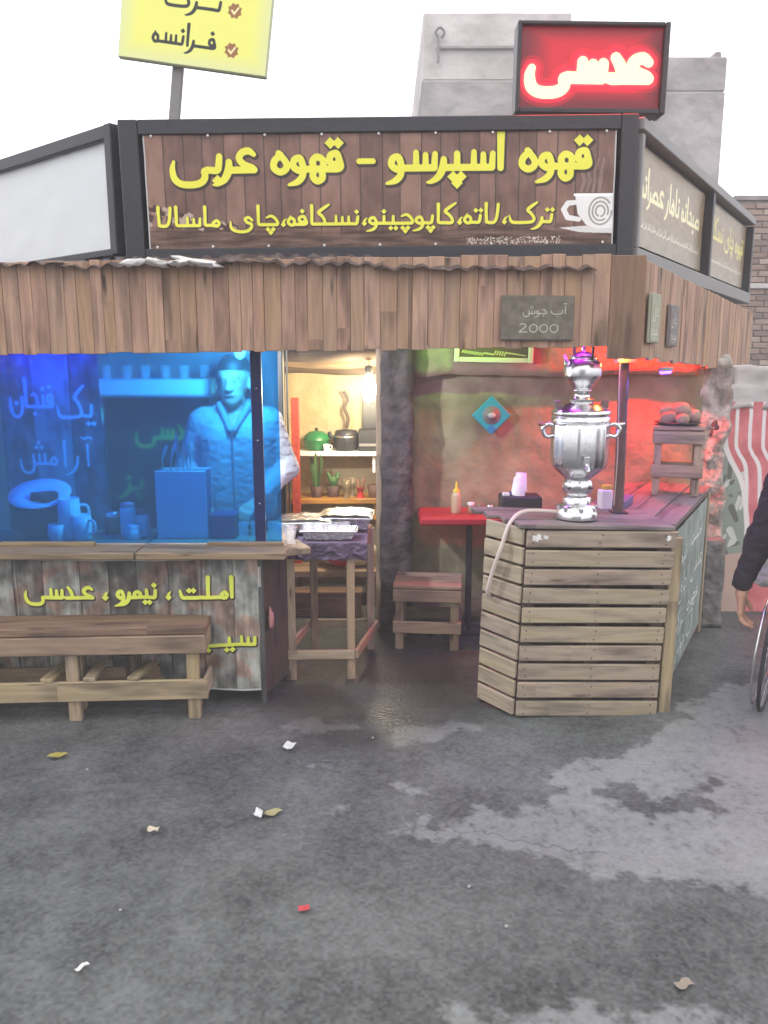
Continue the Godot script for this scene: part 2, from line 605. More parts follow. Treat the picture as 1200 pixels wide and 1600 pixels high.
func wood(c: Color, rough := 0.78) -> StandardMaterial3D:
	var m := mat(c, rough, 0.0, grain[rng.randi() % grain.size()])
	m.uv1_scale = Vector3(3.2, 0.75, 1)
	m.uv1_offset = Vector3(rng.randf(), rng.randf(), 0)
	return m

func woods(c: Color, n: int, spread: float, rough := 0.78) -> Array:
	var list := []
	for k in n:
		var s := 1.0 + rng.randf_range(-spread, spread)
		list.append(wood(Color(c.r * s, c.g * s * rng.randf_range(0.95, 1.05), c.b * s * rng.randf_range(0.92, 1.08)), rough))
	return list

func pick(list: Array) -> Variant:
	return list[rng.randi() % list.size()]

func make_materials() -> void:
	for k in 3:
		grain.append(tex(grain_image(40 + k * 7, 192, 384, 2 + k * 2, 0.45)))
	M.fascia = woods(Color(0.49, 0.315, 0.235), 9, 0.10)
	var clean := grain
	grain = []
	for k in 3:
		grain.append(tex(grain_image(80 + k * 7, 192, 384, 2, 0.42)))
	M.crate = woods(Color(0.43, 0.355, 0.285), 6, 0.10)
	M.bench = woods(Color(0.36, 0.265, 0.19), 4, 0.13)
	grain = clean
	M.bench_seat = woods(Color(0.24, 0.155, 0.11), 2, 0.1)
	M.lightwood = woods(Color(0.42, 0.325, 0.235), 4, 0.12)
	M.darkwood = woods(Color(0.13, 0.085, 0.07), 4, 0.2)
	M.counter_wood = woods(Color(0.30, 0.22, 0.15), 3, 0.12)
	M.greywood = woods(Color(0.22, 0.19, 0.18), 4, 0.15)
	M.bump = bumps(3, 256, 0.03, 6.0)
	M.fine_bump = bumps(4, 256, 0.09, 4.0)
	M.black_metal = rough_normal(mat(Color(0.035, 0.036, 0.042), 0.45, 0.3), M.bump, 0.15)
	tri_map(M.black_metal, 3.0)
	M.grey_metal = mat(Color(0.22, 0.21, 0.21), 0.5, 0.3)
	M.mud = rough_normal(mat(Color.WHITE, 0.95, 0.0, mottled(11, 256, 0.014, Color(0.20, 0.16, 0.09), Color(0.39, 0.325, 0.20), 1.2)), M.bump, 0.35)
	tri_map(M.mud, 0.75)
	M.dark_mud = rough_normal(mat(Color.WHITE, 0.9, 0.0, mottled(12, 256, 0.03, Color(0.035, 0.026, 0.027), Color(0.10, 0.075, 0.072), 1.5)), M.bump, 1.0)
	tri_map(M.dark_mud, 1.1)
	M.cream = rough_normal(mat(Color.WHITE, 0.85, 0.0, mottled(13, 256, 0.015, Color(0.40, 0.31, 0.17), Color(0.56, 0.45, 0.27), 1.3)), M.bump, 0.4)
	tri_map(M.cream, 0.7)
	M.plaster = rough_normal(mat(Color.WHITE, 0.9, 0.0, mottled(14, 256, 0.022, Color(0.16, 0.14, 0.12), Color(0.52, 0.47, 0.42), 2.2)), M.bump, 1.2)
	tri_map(M.plaster, 1.3)
	M.render_grey = rough_normal(mat(Color.WHITE, 0.9, 0.0, mottled(15, 256, 0.012, Color(0.24, 0.225, 0.222), Color(0.42, 0.39, 0.385), 1.9)), M.bump, 0.5)
	tri_map(M.render_grey, 0.22)
	M.render_pale = rough_normal(mat(Color.WHITE, 0.9, 0.0, mottled(16, 256, 0.012, Color(0.44, 0.41, 0.40), Color(0.62, 0.57, 0.56), 1.7)), M.bump, 0.4)
	tri_map(M.render_pale, 0.25)
	M.steel = rough_normal(mat(Color(0.72, 0.72, 0.73), 0.22, 1.0), M.bump, 0.03)
	tri_map(M.steel, 3.0)
	M.steel_soft = mat(Color(0.66, 0.66, 0.67), 0.28, 1.0)
	M.foil = rough_normal(mat(Color(0.82, 0.82, 0.83), 0.22, 1.0), M.fine_bump, 0.9)
	tri_map(M.foil, 4.0)
	M.glass = mat(Color(0.95, 0.97, 0.97, 0.12), 0.05)
	M.glass.transparency = BaseMaterial3D.TRANSPARENCY_ALPHA
	M.film = mat(Color(0.025, 0.40, 0.92, 0.11), 0.02)
	M.film.refraction_enabled = true
	M.film.refraction_scale = 0.045
	M.film.roughness = 0.09
	rough_normal(M.film, M.bump, 0.05)
	tri_map(M.film, 1.2)
	M.white = mat(Color(0.72, 0.71, 0.69), 0.5)
	M.white_paint = rough_normal(mat(Color(0.66, 0.68, 0.70), 0.4), M.bump, 0.05)
	tri_map(M.white_paint, 1.0)
	M.navy = mat(Color(0.008, 0.02, 0.10), 0.3)
	M.red = mat(Color(0.42, 0.02, 0.03), 0.45)
	M.red_paint = rough_normal(mat(Color(0.40, 0.05, 0.03), 0.6), M.bump, 0.5)
	tri_map(M.red_paint, 2.0)
	M.skin = mat(Color(0.48, 0.27, 0.19), 0.55)
	M.black_cloth = rough_normal(mat(Color(0.010, 0.010, 0.014), 0.9), M.fine_bump, 0.5)
	tri_map(M.black_cloth, 6.0)
	M.hair = mat(Color(0.015, 0.012, 0.01), 0.6)
	M.rubber = mat(Color(0.02, 0.02, 0.022), 0.75)
	M.green = mat(Color(0.02, 0.16, 0.05), 0.35)
	M.leaf = mat(Color(0.06, 0.13, 0.035), 0.6)
	M.dark = mat(Color(0.025, 0.025, 0.028), 0.5)
	M.purple_cloth = rough_normal(mat(Color(0.10, 0.07, 0.115), 0.9), M.bump, 1.0)
	tri_map(M.purple_cloth, 3.0)
	M.rust = rough_normal(mat(Color.WHITE, 0.7, 0.35, mottled(17, 256, 0.03, Color(0.05, 0.032, 0.03), Color(0.20, 0.16, 0.15), 2.0)), M.bump, 0.5)
	tri_map(M.rust, 1.2)

# ---------- ground ----------
const PALE := [
	[Vector2(0.01, -2.56), Vector2(0.21, -2.66), Vector2(0.36, -2.75), Vector2(0.45, -2.72), Vector2(0.39, -2.65), Vector2(0.63, -2.80), Vector2(0.69, -2.96), Vector2(0.80, -3.09), Vector2(1.10, -3.21), Vector2(1.37, -3.49), Vector2(1.55, -3.75), Vector2(2.9, -4.4), Vector2(3.2, -2.2), Vector2(1.23, -2.27), Vector2(1.01, -2.31), Vector2(0.79, -2.32), Vector2(0.61, -2.36), Vector2(0.60, -2.42), Vector2(0.30, -2.49), Vector2(0.33, -2.55), Vector2(0.20, -2.54)],
	[Vector2(0.15, -1.83), Vector2(0.26, -1.79), Vector2(0.31, -1.77), Vector2(0.39, -1.83), Vector2(0.50, -1.81), Vector2(0.60, -1.77), Vector2(0.57, -1.55), Vector2(0.28, -1.55)],
	[Vector2(0.65, -1.81), Vector2(0.81, -1.79), Vector2(0.98, -1.77), Vector2(0.96, -1.68), Vector2(0.65, -1.70)],
	[Vector2(-0.25, -2.72), Vector2(-0.17, -2.74), Vector2(-0.14, -2.69), Vector2(-0.23, -2.66)],
	[Vector2(-0.36, -3.09), Vector2(-0.27, -3.08), Vector2(-0.17, -3.12), Vector2(-0.24, -3.03)],
	[Vector2(-0.51, -3.45), Vector2(-0.38, -3.50), Vector2(-0.12, -3.46), Vector2(-0.03, -3.39), Vector2(-0.29, -3.36), Vector2(-0.46, -3.37)],
	[Vector2(0.00, -3.33), Vector2(0.17, -3.42), Vector2(0.35, -3.47), Vector2(0.45, -3.42), Vector2(0.28, -3.31), Vector2(0.06, -3.21)],
	[Vector2(0.07, -2.92), Vector2(0.2, -2.9), Vector2(0.17, -2.87), Vector2(0.08, -2.88)],
]
const DARK_PATCH := [Vector2(0.80, -2.90), Vector2(0.96, -2.95), Vector2(1.05, -2.80), Vector2(1.19, -2.86), Vector2(1.35, -2.98), Vector2(1.22, -2.74), Vector2(1.03, -2.69)]
const WET := [Vector2(-0.48, -3.39), Vector2(-0.5, -4.16), Vector2(-0.1, -4.8), Vector2(0.25, -4.85), Vector2(0.55, -4.2), Vector2(0.50, -3.60), Vector2(0.35, -3.36), Vector2(0.11, -3.21), Vector2(-0.22, -3.21)]

func build_ground() -> void:
	var far := mat(Color.WHITE, 0.9, 0.0, mottled(20, 256, 0.02, Color(0.085, 0.085, 0.088), Color(0.125, 0.125, 0.128), 1.4))
	tri_map(far, 0.4)
	var st := mb()
	quad(st, Vector3(-60, -0.006, 40), Vector3(60, -0.006, 40), Vector3(60, -0.006, -80), Vector3(-60, -0.006, -80))
	var g := obj("ground", done(st), far)
	tag(g, "grey street ground running out to the far buildings", "ground", "", "structure")
	var W := 1400
	var H := 1250
	var org := Vector2(-2.6, -6.0)
	var span := Vector2(5.6, 5.0)
	var a1 := noise(21, 0.008, 5).get_image(W, H).get_data()
	var a2 := noise(22, 0.05, 4).get_image(W, H).get_data()
	var grit := FastNoiseLite.new()
	grit.seed = 23
	grit.noise_type = FastNoiseLite.TYPE_VALUE
	grit.frequency = 0.36
	grit.fractal_octaves = 3
	var a3 := grit.get_image(W, H).get_data()
	var ax := noise(24, 0.02, 5).get_image(W, H).get_data()
	var ay := noise(25, 0.02, 5).get_image(W, H).get_data()
	# where the cement shows: outlines, then softened
	var small := Vector2i(W / 5, H / 5)
	var gates := []
	for p in PALE:
		var b := Rect2(p[0], Vector2.ZERO)
		for q in p:
			b = b.expand(q)
		gates.append([PackedVector2Array(p), b.grow(0.03)])
	var dark := PackedVector2Array(DARK_PATCH)
	var wet := PackedVector2Array(WET)
	var cement := Image.create(small.x, small.y, false, Image.FORMAT_L8)
	var damp := Image.create(small.x, small.y, false, Image.FORMAT_L8)
	for y in small.y:
		for x in small.x:
			var i := mini(y * 5 + 2, H - 1) * W + mini(x * 5 + 2, W - 1)
			var p := org + Vector2((x + 0.5) / small.x, (y + 0.5) / small.y) * span
			var pw := p + Vector2(ax[i] - 128, ay[i] - 128) / 128.0 * Vector2(0.10, 0.06)
			for gate in gates:
				if gate[1].has_point(pw) and Geometry2D.is_point_in_polygon(pw, gate[0]) and not Geometry2D.is_point_in_polygon(pw, dark):
					cement.set_pixel(x, y, Color.WHITE)
					break
			if Geometry2D.is_point_in_polygon(pw, wet):
				damp.set_pixel(x, y, Color.WHITE)
	cement.resize(small.x / 2, small.y / 2, Image.INTERPOLATE_LANCZOS)
	cement.resize(W, H, Image.INTERPOLATE_CUBIC)
	damp.resize(small.x / 10, small.y / 10, Image.INTERPOLATE_LANCZOS)
	damp.resize(W, H, Image.INTERPOLATE_CUBIC)
	var pale := cement.get_data()
	var wetness := damp.get_data()
	var pix := PackedByteArray()
	pix.resize(W * H * 3)
	var rough := PackedByteArray()
	rough.resize(W * H)
	var tone := PackedByteArray()
	tone.resize(1025)
	for k in 1025:
		tone[k] = int(pow(k / 1024.0, 1.0 / 2.2) * 255.0)
	for y in H:
		var pz := org.y + span.y * y / H
		for x in W:
			var i := y * W + x
			var cloud := a1[i] / 255.0 - 0.5
			var mid := a2[i] / 255.0 - 0.5
			var fine := a3[i] / 255.0 - 0.5
			var v := 0.098 + cloud * 0.085 + mid * 0.045 + fine * 0.10
			var r := 0.86
			var px := org.x + span.x * x / W
			if pale[i] > 8:
				var t := clampf((pale[i] / 255.0 + mid * 1.1 + fine * 0.35 + cloud * 0.5 - 0.22) * 1.7, 0.0, 1.0)
				v = lerpf(v, 0.20 + fine * 0.08 + cloud * 0.07 + mid * 0.05, t)
			if wetness[i] > 4:
				var d := clampf(wetness[i] / 255.0 + mid * 0.3, 0.0, 1.0)
				v *= lerpf(1.0, 0.5, d)
				r = lerpf(r, 0.36 + cloud * 0.2, d)
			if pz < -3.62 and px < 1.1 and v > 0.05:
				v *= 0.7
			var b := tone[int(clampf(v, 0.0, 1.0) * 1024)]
			pix[i * 3] = b
			pix[i * 3 + 1] = b
			pix[i * 3 + 2] = b
			rough[i] = int(clampf(r, 0.1, 1.0) * 255)
	var ground := Image.create_from_data(W, H, false, Image.FORMAT_RGB8, pix)
	var crack := noise(27, 0.05, 3)
	for line in [[Vector2(0.25, -2.60), Vector2(0.45, -2.55), Vector2(0.62, -2.48), Vector2(0.75, -2.45)]]:
		var stroke := []
		for k in line.size() - 1:
			for j in 14:
				var q: Vector2 = (line[k] as Vector2).lerp(line[k + 1], j / 14.0)
				var at := (q - org) / span * Vector2(W, H)
				stroke.append(Vector3(at.x + crack.get_noise_1d(at.y + at.x) * 9.0, at.y + crack.get_noise_1d(at.x * 1.3) * 9.0, 0.7 + 0.6 * absf(crack.get_noise_1d(at.x * 3.0))))
		brush(ground, [stroke], Color(0.2, 0.2, 0.2, 0.35))
	var m := mat(Color(0.945, 1.0, 0.98), 1.0, 0.0, tex(ground))
	m.roughness_texture = tex(Image.create_from_data(W, H, false, Image.FORMAT_L8, rough))
	m.roughness_texture_channel = BaseMaterial3D.TEXTURE_CHANNEL_GRAYSCALE
	var relief := Image.create_from_data(W, H, false, Image.FORMAT_L8, a3)
	relief.convert(Image.FORMAT_RGBA8)
	relief.bump_map_to_normal_map(1.6)
	rough_normal(m, tex(relief), 0.4)
	var hump := noise(26, 0.6, 4)
	var near := sheet(span, 112, 100, func(u: Vector2, _p: Vector3) -> Vector3:
		var q := org + u * span
		var edge := clampf(minf(minf(u.x, 1.0 - u.x), minf(u.y, 1.0 - u.y)) * 8.0, 0.0, 1.0)
		return Vector3(q.x, (hump.get_noise_2d(q.x * 3.0, q.y * 3.0) * 0.006 + hump.get_noise_2d(q.x * 14.0, q.y * 14.0) * 0.0022) * edge, q.y))
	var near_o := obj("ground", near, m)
	m.texture_repeat = false
	tag(near_o, "worn asphalt with pale cement patches in front of the coffee stall", "ground", "", "structure")

# ---------- far buildings ----------
func part_box(p: Node3D, called: String, size: Vector3, at: Vector3, m: Material, bevel := 0.004, turn := 0.0, roll := 0.0) -> MeshInstance3D:
	return obj(called, box(size, Transform3D(), bevel), m, p, xf(at, turn, 0.0, roll))

func build_far_buildings() -> void:
	var b := thing("grey_building", "tall grey rendered building with stepped flat top behind the red lit sign", "building", Vector3(2.6, 0, -15))
	part_box(b, "wall", Vector3(2.05, 5.42, 5.6), Vector3(-1.05, 2.71, 0.2), M.render_grey, 0.02)
	part_box(b, "upper_wall", Vector3(2.03, 0.86, 5.5), Vector3(-1.05, 5.852, 0.22), M.render_pale, 0.02)
	part_box(b, "ledge", Vector3(1.86, 0.035, 0.05), Vector3(-0.95, 5.83, 3.0), M.render_grey)
	part_box(b, "wall", Vector3(2.2, 5.32, 5.4), Vector3(1.08, 2.66, 0.15), M.render_grey, 0.02)
	part_box(b, "upper_wall", Vector3(2.2, 0.45, 5.4), Vector3(1.08, 5.547, 0.14), M.render_grey, 0.02)
	part_box(b, "corner_block", Vector3(0.1, 0.12, 0.2), Vector3(2.1, 5.83, 2.6), M.render_grey, 0.02)
	var loop := curve([Vector3(-1.86, 5.62, 3.05), Vector3(-1.86, 5.92, 3.05), Vector3(-1.90, 6.0, 3.06), Vector3(-1.84, 6.06, 3.06), Vector3(-1.78, 6.0, 3.06), Vector3(-1.82, 5.93, 3.05)], 4)
	obj("pipe", tube(loop, 0.018, 8), M.grey_metal, b)
	var k := thing("brick_building", "brown brick building rising beyond the right end of the stall", "building", Vector3(6.2, 0, -13))
	var mortar := tri_map(mat(Color.WHITE, 0.95, 0.0, mottled(30, 128, 0.05, Color(0.20, 0.17, 0.15), Color(0.34, 0.30, 0.28), 1.2)), 1.0)
	part_box(k, "wall", Vector3(3.0, 3.84, 1.6), Vector3(0.3, 1.92, 0.2), mortar)
	part_box(k, "coping", Vector3(3.1, 0.06, 1.7), Vector3(0.3, 3.875, 0.2), M.render_grey)
	var bricks := []
	for c in [Color(0.33, 0.23, 0.19), Color(0.27, 0.18, 0.145), Color(0.40, 0.31, 0.26), Color(0.22, 0.16, 0.14)]:
		bricks.append(tri_map(rough_normal(mat(c, 0.95), M.bump, 0.6), 2.0))
	var shapes := []
	for j in 3:
		shapes.append(box(Vector3(0.215, 0.068, 0.05), Transform3D(), 0.006, 0.004))
	for row in 28:
		for col in 6:
			var x := -1.18 + col * 0.235 + (0.117 if row % 2 else 0.0)
			obj("brick", pick(shapes), pick(bricks), k, xf(Vector3(x, 1.5 + row * 0.084, 1.005 + rng.randf_range(-0.006, 0.006)), rng.randf_range(-0.02, 0.02)))
	var white_band := box(Vector3(1.5, 0.07, 0.07), Transform3D(), 0.01)
	obj("string_course", white_band, M.render_pale, k, xf(Vector3(-0.45, 2.67, 1.045)))
	# the houses across the street, behind the photographer: what the polished metal mirrors
	var op := thing("street_house", "plain rendered house across the street", "building", Vector3(-3, 0, 11))
	part_box(op, "wall", Vector3(9, 4.2, 4), Vector3(0, 2.1, 0), M.render_grey)
	part_box(op, "door", Vector3(1.1, 2.2, 0.06), Vector3(1.5, 1.1, -2.02), M.dark)
	part_box(op, "window", Vector3(1.4, 1.2, 0.06), Vector3(-1.5, 1.9, -2.02), M.dark)

# ---------- walls, ceiling ----------
func rugged(size: Vector3, cells: Vector3i, amp: float, seed_: int) -> ArrayMesh:
	# a box of hand-laid mud or plaster: every face a grid, pushed about by one noise so that the faces still meet
	var n := noise(seed_, 1.0, 3)
	var st := mb()
	st.set_smooth_group(1)
	var h := size / 2.0
	var push := func(p: Vector3) -> Vector3:
		return p + Vector3(n.get_noise_3dv(p * 4.0), n.get_noise_3dv(p * 4.0 + Vector3(40, 0, 0)), n.get_noise_3dv(p * 4.0 + Vector3(0, 40, 0))) * amp
	for a in 3:
		var b := (a + 1) % 3
		var c := (a + 2) % 3
		for s in [-1.0, 1.0]:
			for i in cells[b]:
				for j in cells[c]:
					var q := []
					for e in [[0, 0], [1, 0], [1, 1], [0, 1]]:
						var v := Vector3.ZERO
						v[a] = s * h[a]
						v[b] = (float(i + e[0]) / cells[b] * 2.0 - 1.0) * h[b]
						v[c] = (float(j + e[1]) / cells[c] * 2.0 - 1.0) * h[c]
						q.append(push.call(v))
					if s < 0:
						q.reverse()
					quad(st, q[0], q[1], q[2], q[3])
	return done(st)

func wall(called: String, label: String, size: Vector3, at: Vector3, m: Material, amp := 0.012, turn := 0.0, cells := Vector3i(24, 24, 3), seed_ := 50) -> MeshInstance3D:
	var o := obj(called, rugged(size, cells, amp, seed_), m, self, xf(at, turn))
	tag(o, label, "wall")
	return o

func build_shell() -> void:
	wall("mud_wall", "brown mud wall behind the red side table with the turquoise tile on it", Vector3(1.78, 2.12, 0.22), Vector3(1.03, 1.06, -5.0), M.mud, 0.008)
	var beam := obj("wall_beam", rugged(Vector3(1.72, 0.20, 0.10), Vector3i(24, 4, 2), 0.022, 61), M.mud, self, xf(Vector3(1.02, 1.65, -4.85)))
	tag(beam, "rough mud covered beam along the top of the brown wall", "beam")
	var pl := obj("corner_pier", rugged(Vector3(0.19, 2.1, 0.26), Vector3i(4, 30, 4), 0.022, 62), M.dark_mud, self, xf(Vector3(0.078, 1.05, -4.86)))
	tag(pl, "dark stained pier between the lit doorway and the brown wall", "pier")
	wall("room_wall", "cream back wall of the lit little room with shelves", Vector3(1.3, 2.12, 0.12), Vector3(-0.45, 1.06, -5.86), M.cream, 0.008)
	wall("room_wall", "cream side wall on the right of the lit little room", Vector3(0.1, 2.12, 0.86), Vector3(0.06, 1.06, -5.40), M.cream, 0.006, 0.0, Vector3i(3, 12, 8))
	wall("room_wall", "cream side wall on the left of the lit little room", Vector3(0.1, 2.12, 0.88), Vector3(-0.80, 1.06, -5.36), M.cream, 0.006, 0.0, Vector3i(3, 12, 8))
	wall("kitchen_wall", "plain wall behind the man in the blue window", Vector3(2.55, 2.12, 0.12), Vector3(-1.90, 1.06, -4.93), M.render_grey, 0.006)
	wall("end_wall", "plain wall closing the left end of the kitchen", Vector3(0.12, 2.12, 1.25), Vector3(-3.2, 1.06, -4.30), M.render_grey, 0.006, 0.0, Vector3i(3, 12, 8))
	# wooden door frame
	var fr := thing("door_frame", "narrow pale wooden frame round the lit doorway", "door frame", Vector3(-0.33, 0, -4.92))
	part_box(fr, "jamb", Vector3(0.035, 1.78, 0.07), Vector3(0.30, 0.89, 0.12), M.lightwood[0])
	part_box(fr, "jamb", Vector3(0.03, 1.75, 0.06), Vector3(-0.285, 0.875, 0.08), M.dark)
	part_box(fr, "track", Vector3(0.009, 1.75, 0.03), Vector3(-0.262, 0.875, 0.11), M.lightwood[1])
	part_box(fr, "track", Vector3(0.009, 1.75, 0.03), Vector3(-0.244, 0.875, 0.10), M.dark)
	part_box(fr, "lintel", Vector3(0.55, 0.07, 0.07), Vector3(0.0, 1.80, 0.09), M.darkwood[0])
	for k in 3:
		var pts := []
		for i in 9:
			pts.append(Vector3(-0.76 + i * 0.1, 1.60 + k * 0.045 + sin(i * 0.9 + k) * 0.008, -5.65 + k * 0.27 + cos(i * 1.3) * 0.01))
		var rr := []
		for i in 9:
			rr.append(0.062 - 0.008 * k + sin(i * 1.7 + k * 2.0) * 0.008)
		var lg := obj("roof_log", tube(curve(pts, 2), 0.06, 10), wood([Color(0.10, 0.065, 0.04), Color(0.22, 0.15, 0.09), Color(0.09, 0.06, 0.04)][k], 0.9))
		tag(lg, ["lowest rough roof log at the back of the lit little room", "middle rough roof log in the lit little room", "front rough roof log just inside the lit doorway"][k], "log")

func build_roof_and_fascia() -> void:
	# ceiling slab that follows the slanted right side
	var st := mb()
	var out := [Vector2(-3.4, -5.66), Vector2(-1.12, -3.76), Vector2(1.02, -3.74), Vector2(2.60, -6.20), Vector2(-3.4, -6.2)]
	for i in 5:
		var a: Vector2 = out[i]
		var b: Vector2 = out[(i + 1) % 5]
		quad(st, Vector3(a.x, 2.11, a.y), Vector3(b.x, 2.11, b.y), Vector3(b.x, 2.17, b.y), Vector3(a.x, 2.17, a.y))
	for i in range(1, 4):
		tri(st, Vector3(out[0].x, 2.11, out[0].y), Vector3(out[i].x, 2.11, out[i].y), Vector3(out[i + 1].x, 2.11, out[i + 1].y))
		tri(st, Vector3(out[0].x, 2.17, out[0].y), Vector3(out[i + 1].x, 2.17, out[i + 1].y), Vector3(out[i].x, 2.17, out[i].y))
	var c := obj("stall_roof", done(st), M.dark_mud)
	tag(c, "flat roof over the whole coffee stall", "roof")
	# corrugated sheets along the front edge
	var r := thing("corrugated_awning", "rusty corrugated metal sheets along the edge under the coffee sign", "awning", Vector3(-0.7, 2.05, -3.5))
	var edge := noise(70, 1.3, 3)
	var x0 := -2.0
	var sheets := [0.62, 0.78, 0.74, 0.66, 0.92]
	for k in sheets.size():
		var w: float = sheets[k]
		var xs := x0
		var tilt := rng.randf_range(-0.012, 0.012)
		var drop := rng.randf_range(-0.012, 0.01) - (0.012 if k == 4 else 0.0)
		obj("sheet", sheet(Vector2(w, 0.4), int(w / 0.0095), 5, func(u: Vector2, _p: Vector3) -> Vector3:
			var x: float = xs + u.x * w
			return Vector3(x, 0.040 - u.y * 0.062 + drop + k % 2 * 0.006 + sin(x * TAU / 0.076) * (0.006 + edge.get_noise_2d(x * 3.0, 50.0) * 0.006) + tilt * u.x + edge.get_noise_2d(x * 5.0, 0.0) * 0.012 * u.y, lerpf(minf(-0.115, -0.16 + (x + 0.42) * 0.83), 0.052 + edge.get_noise_2d(x * 9.0, 9.0) * 0.04, u.y))), M.rust, r)
		x0 += w - 0.035
	for k in 4:
		var o := obj("crumpled_plastic", sphere(Vector3.ZERO, Vector3(0.05 + 0.012 * k, 0.013, 0.03), 14, 0.9), M.white, self, xf(Vector3(-1.03 + k * 0.093, 2.035, -3.43), k * 1.1, 0, rng.randf_range(-0.2, 0.2)))
		tag(o, ["scrap of pale plastic caught at the roof edge, leftmost of four under the sign corner", "scrap of pale plastic on the roof edge, second of four from the left", "scrap of pale plastic on the roof edge, third of four from the left", "scrap of pale plastic on the roof edge, rightmost of four"][k], "plastic scrap", "pale plastic scraps along the roof edge")
	# front board skirt
	var f := thing("board_skirt", "row of upright brown boards hanging over the front of the stall", "fascia", Vector3(0, 1.66, -3.5))
	part_box(f, "batten", Vector3(3.5, 0.05, 0.03), Vector3(-0.68, 0.34, -0.028), M.darkwood[1])
	part_box(f, "batten", Vector3(3.5, 0.04, 0.03), Vector3(-0.68, 0.07, -0.028), M.darkwood[2])
	obj("light_stop_sheet", box(Vector3(3.42, 0.33, 0.006), Transform3D(), 0.001), M.dark, f, xf(Vector3(-0.64, 0.215, -0.016)))  # added unseen dark sheet, stops lamp light leaking between the boards
	var x := -2.35
	while x < 0.93:
		var w := rng.randf_range(0.046, 0.074)
		var rise := 0.004 + (x + 1.75) * 0.013 + rng.randf_range(-0.004, 0.004)
		var top := 0.385 + rng.randf_range(-0.006, 0.004) + (x + 1.75) * 0.012
		part_box(f, "board", Vector3(w - 0.0012, top - rise, 0.016), Vector3(x + w / 2, (top + rise) / 2, rng.randf_range(-0.0025, 0.0025)), pick(M.fascia), 0.002, rng.randf_range(-0.02, 0.02), rng.randf_range(-0.004, 0.004))
		x += w
	part_box(f, "end_board", Vector3(1.095 - x, 0.425, 0.022), Vector3((x + 1.095) / 2, 0.2, 0.002), wood(Color(0.26, 0.16, 0.115)), 0.003)
	# side board skirt
	var s := thing("board_skirt", "row of upright brown boards hanging over the slanted right side", "fascia", Vector3(1.10, 1.66, -3.51), 1.0)
	x = 0.0
	obj("light_stop_sheet", box(Vector3(2.72, 0.26, 0.006), Transform3D(), 0.001), M.dark, s, xf(Vector3(1.40, 0.19, -0.02), 0, 0, -0.025))  # added behind the side boards too, blocks lamp light in the gaps
	while x < 2.72:
		var w := rng.randf_range(0.07, 0.12)
		var t := x / 2.72
		var low := -0.01 - t * 0.10 + rng.randf_range(-0.008, 0.008)
		var top := 0.392 - t * 0.085
		part_box(s, "board", Vector3(w - 0.004, top - low, 0.018), Vector3(x + w / 2, (top + low) / 2, rng.randf_range(-0.004, 0.004)), pick(M.fascia), 0.003, rng.randf_range(-0.04, 0.04), rng.randf_range(-0.012, 0.012))
		x += w
	part_box(s, "batten", Vector3(2.7, 0.05, 0.03), Vector3(1.4, 0.30, -0.04), M.darkwood[1])

# ---------- signs ----------
func plank_print(im: Image, n: int, low: Color, high: Color, seed_: int, gap := 3) -> void:
	# the printed picture of upright boards behind a banner's lettering
	var r := RandomNumberGenerator.new()
	r.seed = seed_
	var w := im.get_width()
	var h := im.get_height()
	var fib := noise(seed_, 0.012, 4)
	var x := 0
	for k in n:
		var x1 := int(float(k + 1) * w / n + r.randf_range(-0.12, 0.12) * w / n) if k < n - 1 else w
		var shade := r.randf()
		var off := r.randf() * 900.0
		for yy in h:
			for xx in range(x, x1):
				var v := fib.get_noise_2d(xx * 3.0 + off, yy * 0.4) * 0.28 + fib.get_noise_2d(xx * 1.0 + off, yy * 0.8) * 0.5
				var c := low.lerp(high, clampf(shade + v, 0.0, 1.0))
				if xx - x < gap:
					c = c.darkened(0.55 - 0.12 * (xx - x))
				im.set_pixel(xx, yy, c)
		x = x1

func shadowed(im: Image, text: String, right: float, base: float, em: float, width: float, c: Color, weight := 1.0) -> void:
	ink(im, text, right + em * 0.03, base + em * 0.04, em, width, Color(0.10, 0.07, 0.05, 0.75), weight, em * 0.035)
	ink(im, text, right, base, em, width, c, weight)

func frame(p: Node3D, w: float, h: float, bar: Array, depth: float, m: Material, z := 0.0, called := "frame_bar") -> void:
	# bar widths: left, right, top, bottom; the frame lies in the xy plane round the origin
	part_box(p, called, Vector3(bar[0], h, depth), Vector3(-w / 2 + bar[0] / 2, 0, z), m)
	part_box(p, called, Vector3(bar[1], h, depth), Vector3(w / 2 - bar[1] / 2, 0, z), m)
	part_box(p, called, Vector3(w - bar[0] - bar[1] - 0.001, bar[2], depth - 0.004), Vector3((bar[0] - bar[1]) / 2, h / 2 - bar[2] / 2, z), m)
	part_box(p, called, Vector3(w - bar[0] - bar[1] - 0.001, bar[3], depth - 0.004), Vector3((bar[0] - bar[1]) / 2, -h / 2 + bar[3] / 2, z), m)

func flat(called: String, w: float, h: float, m: Material, p: Node, at: Transform3D, ripple := 0.0, cells := Vector2i(24, 10)) -> MeshInstance3D:
	var n := noise(int(w * 1000.0), 1.0, 2)
	return obj(called, sheet(Vector2(w, h), cells.x, cells.y, func(_u: Vector2, q: Vector3) -> Vector3: return q + Vector3(0, 0, n.get_noise_2d(q.x * 5.0, q.y * 5.0) * ripple)), m, p, at)

func print_mat(im: Image, rough := 0.5) -> StandardMaterial3D:
	var m := mat(Color.WHITE, rough, 0.0, tex(im))
	m.texture_repeat = false
	return m

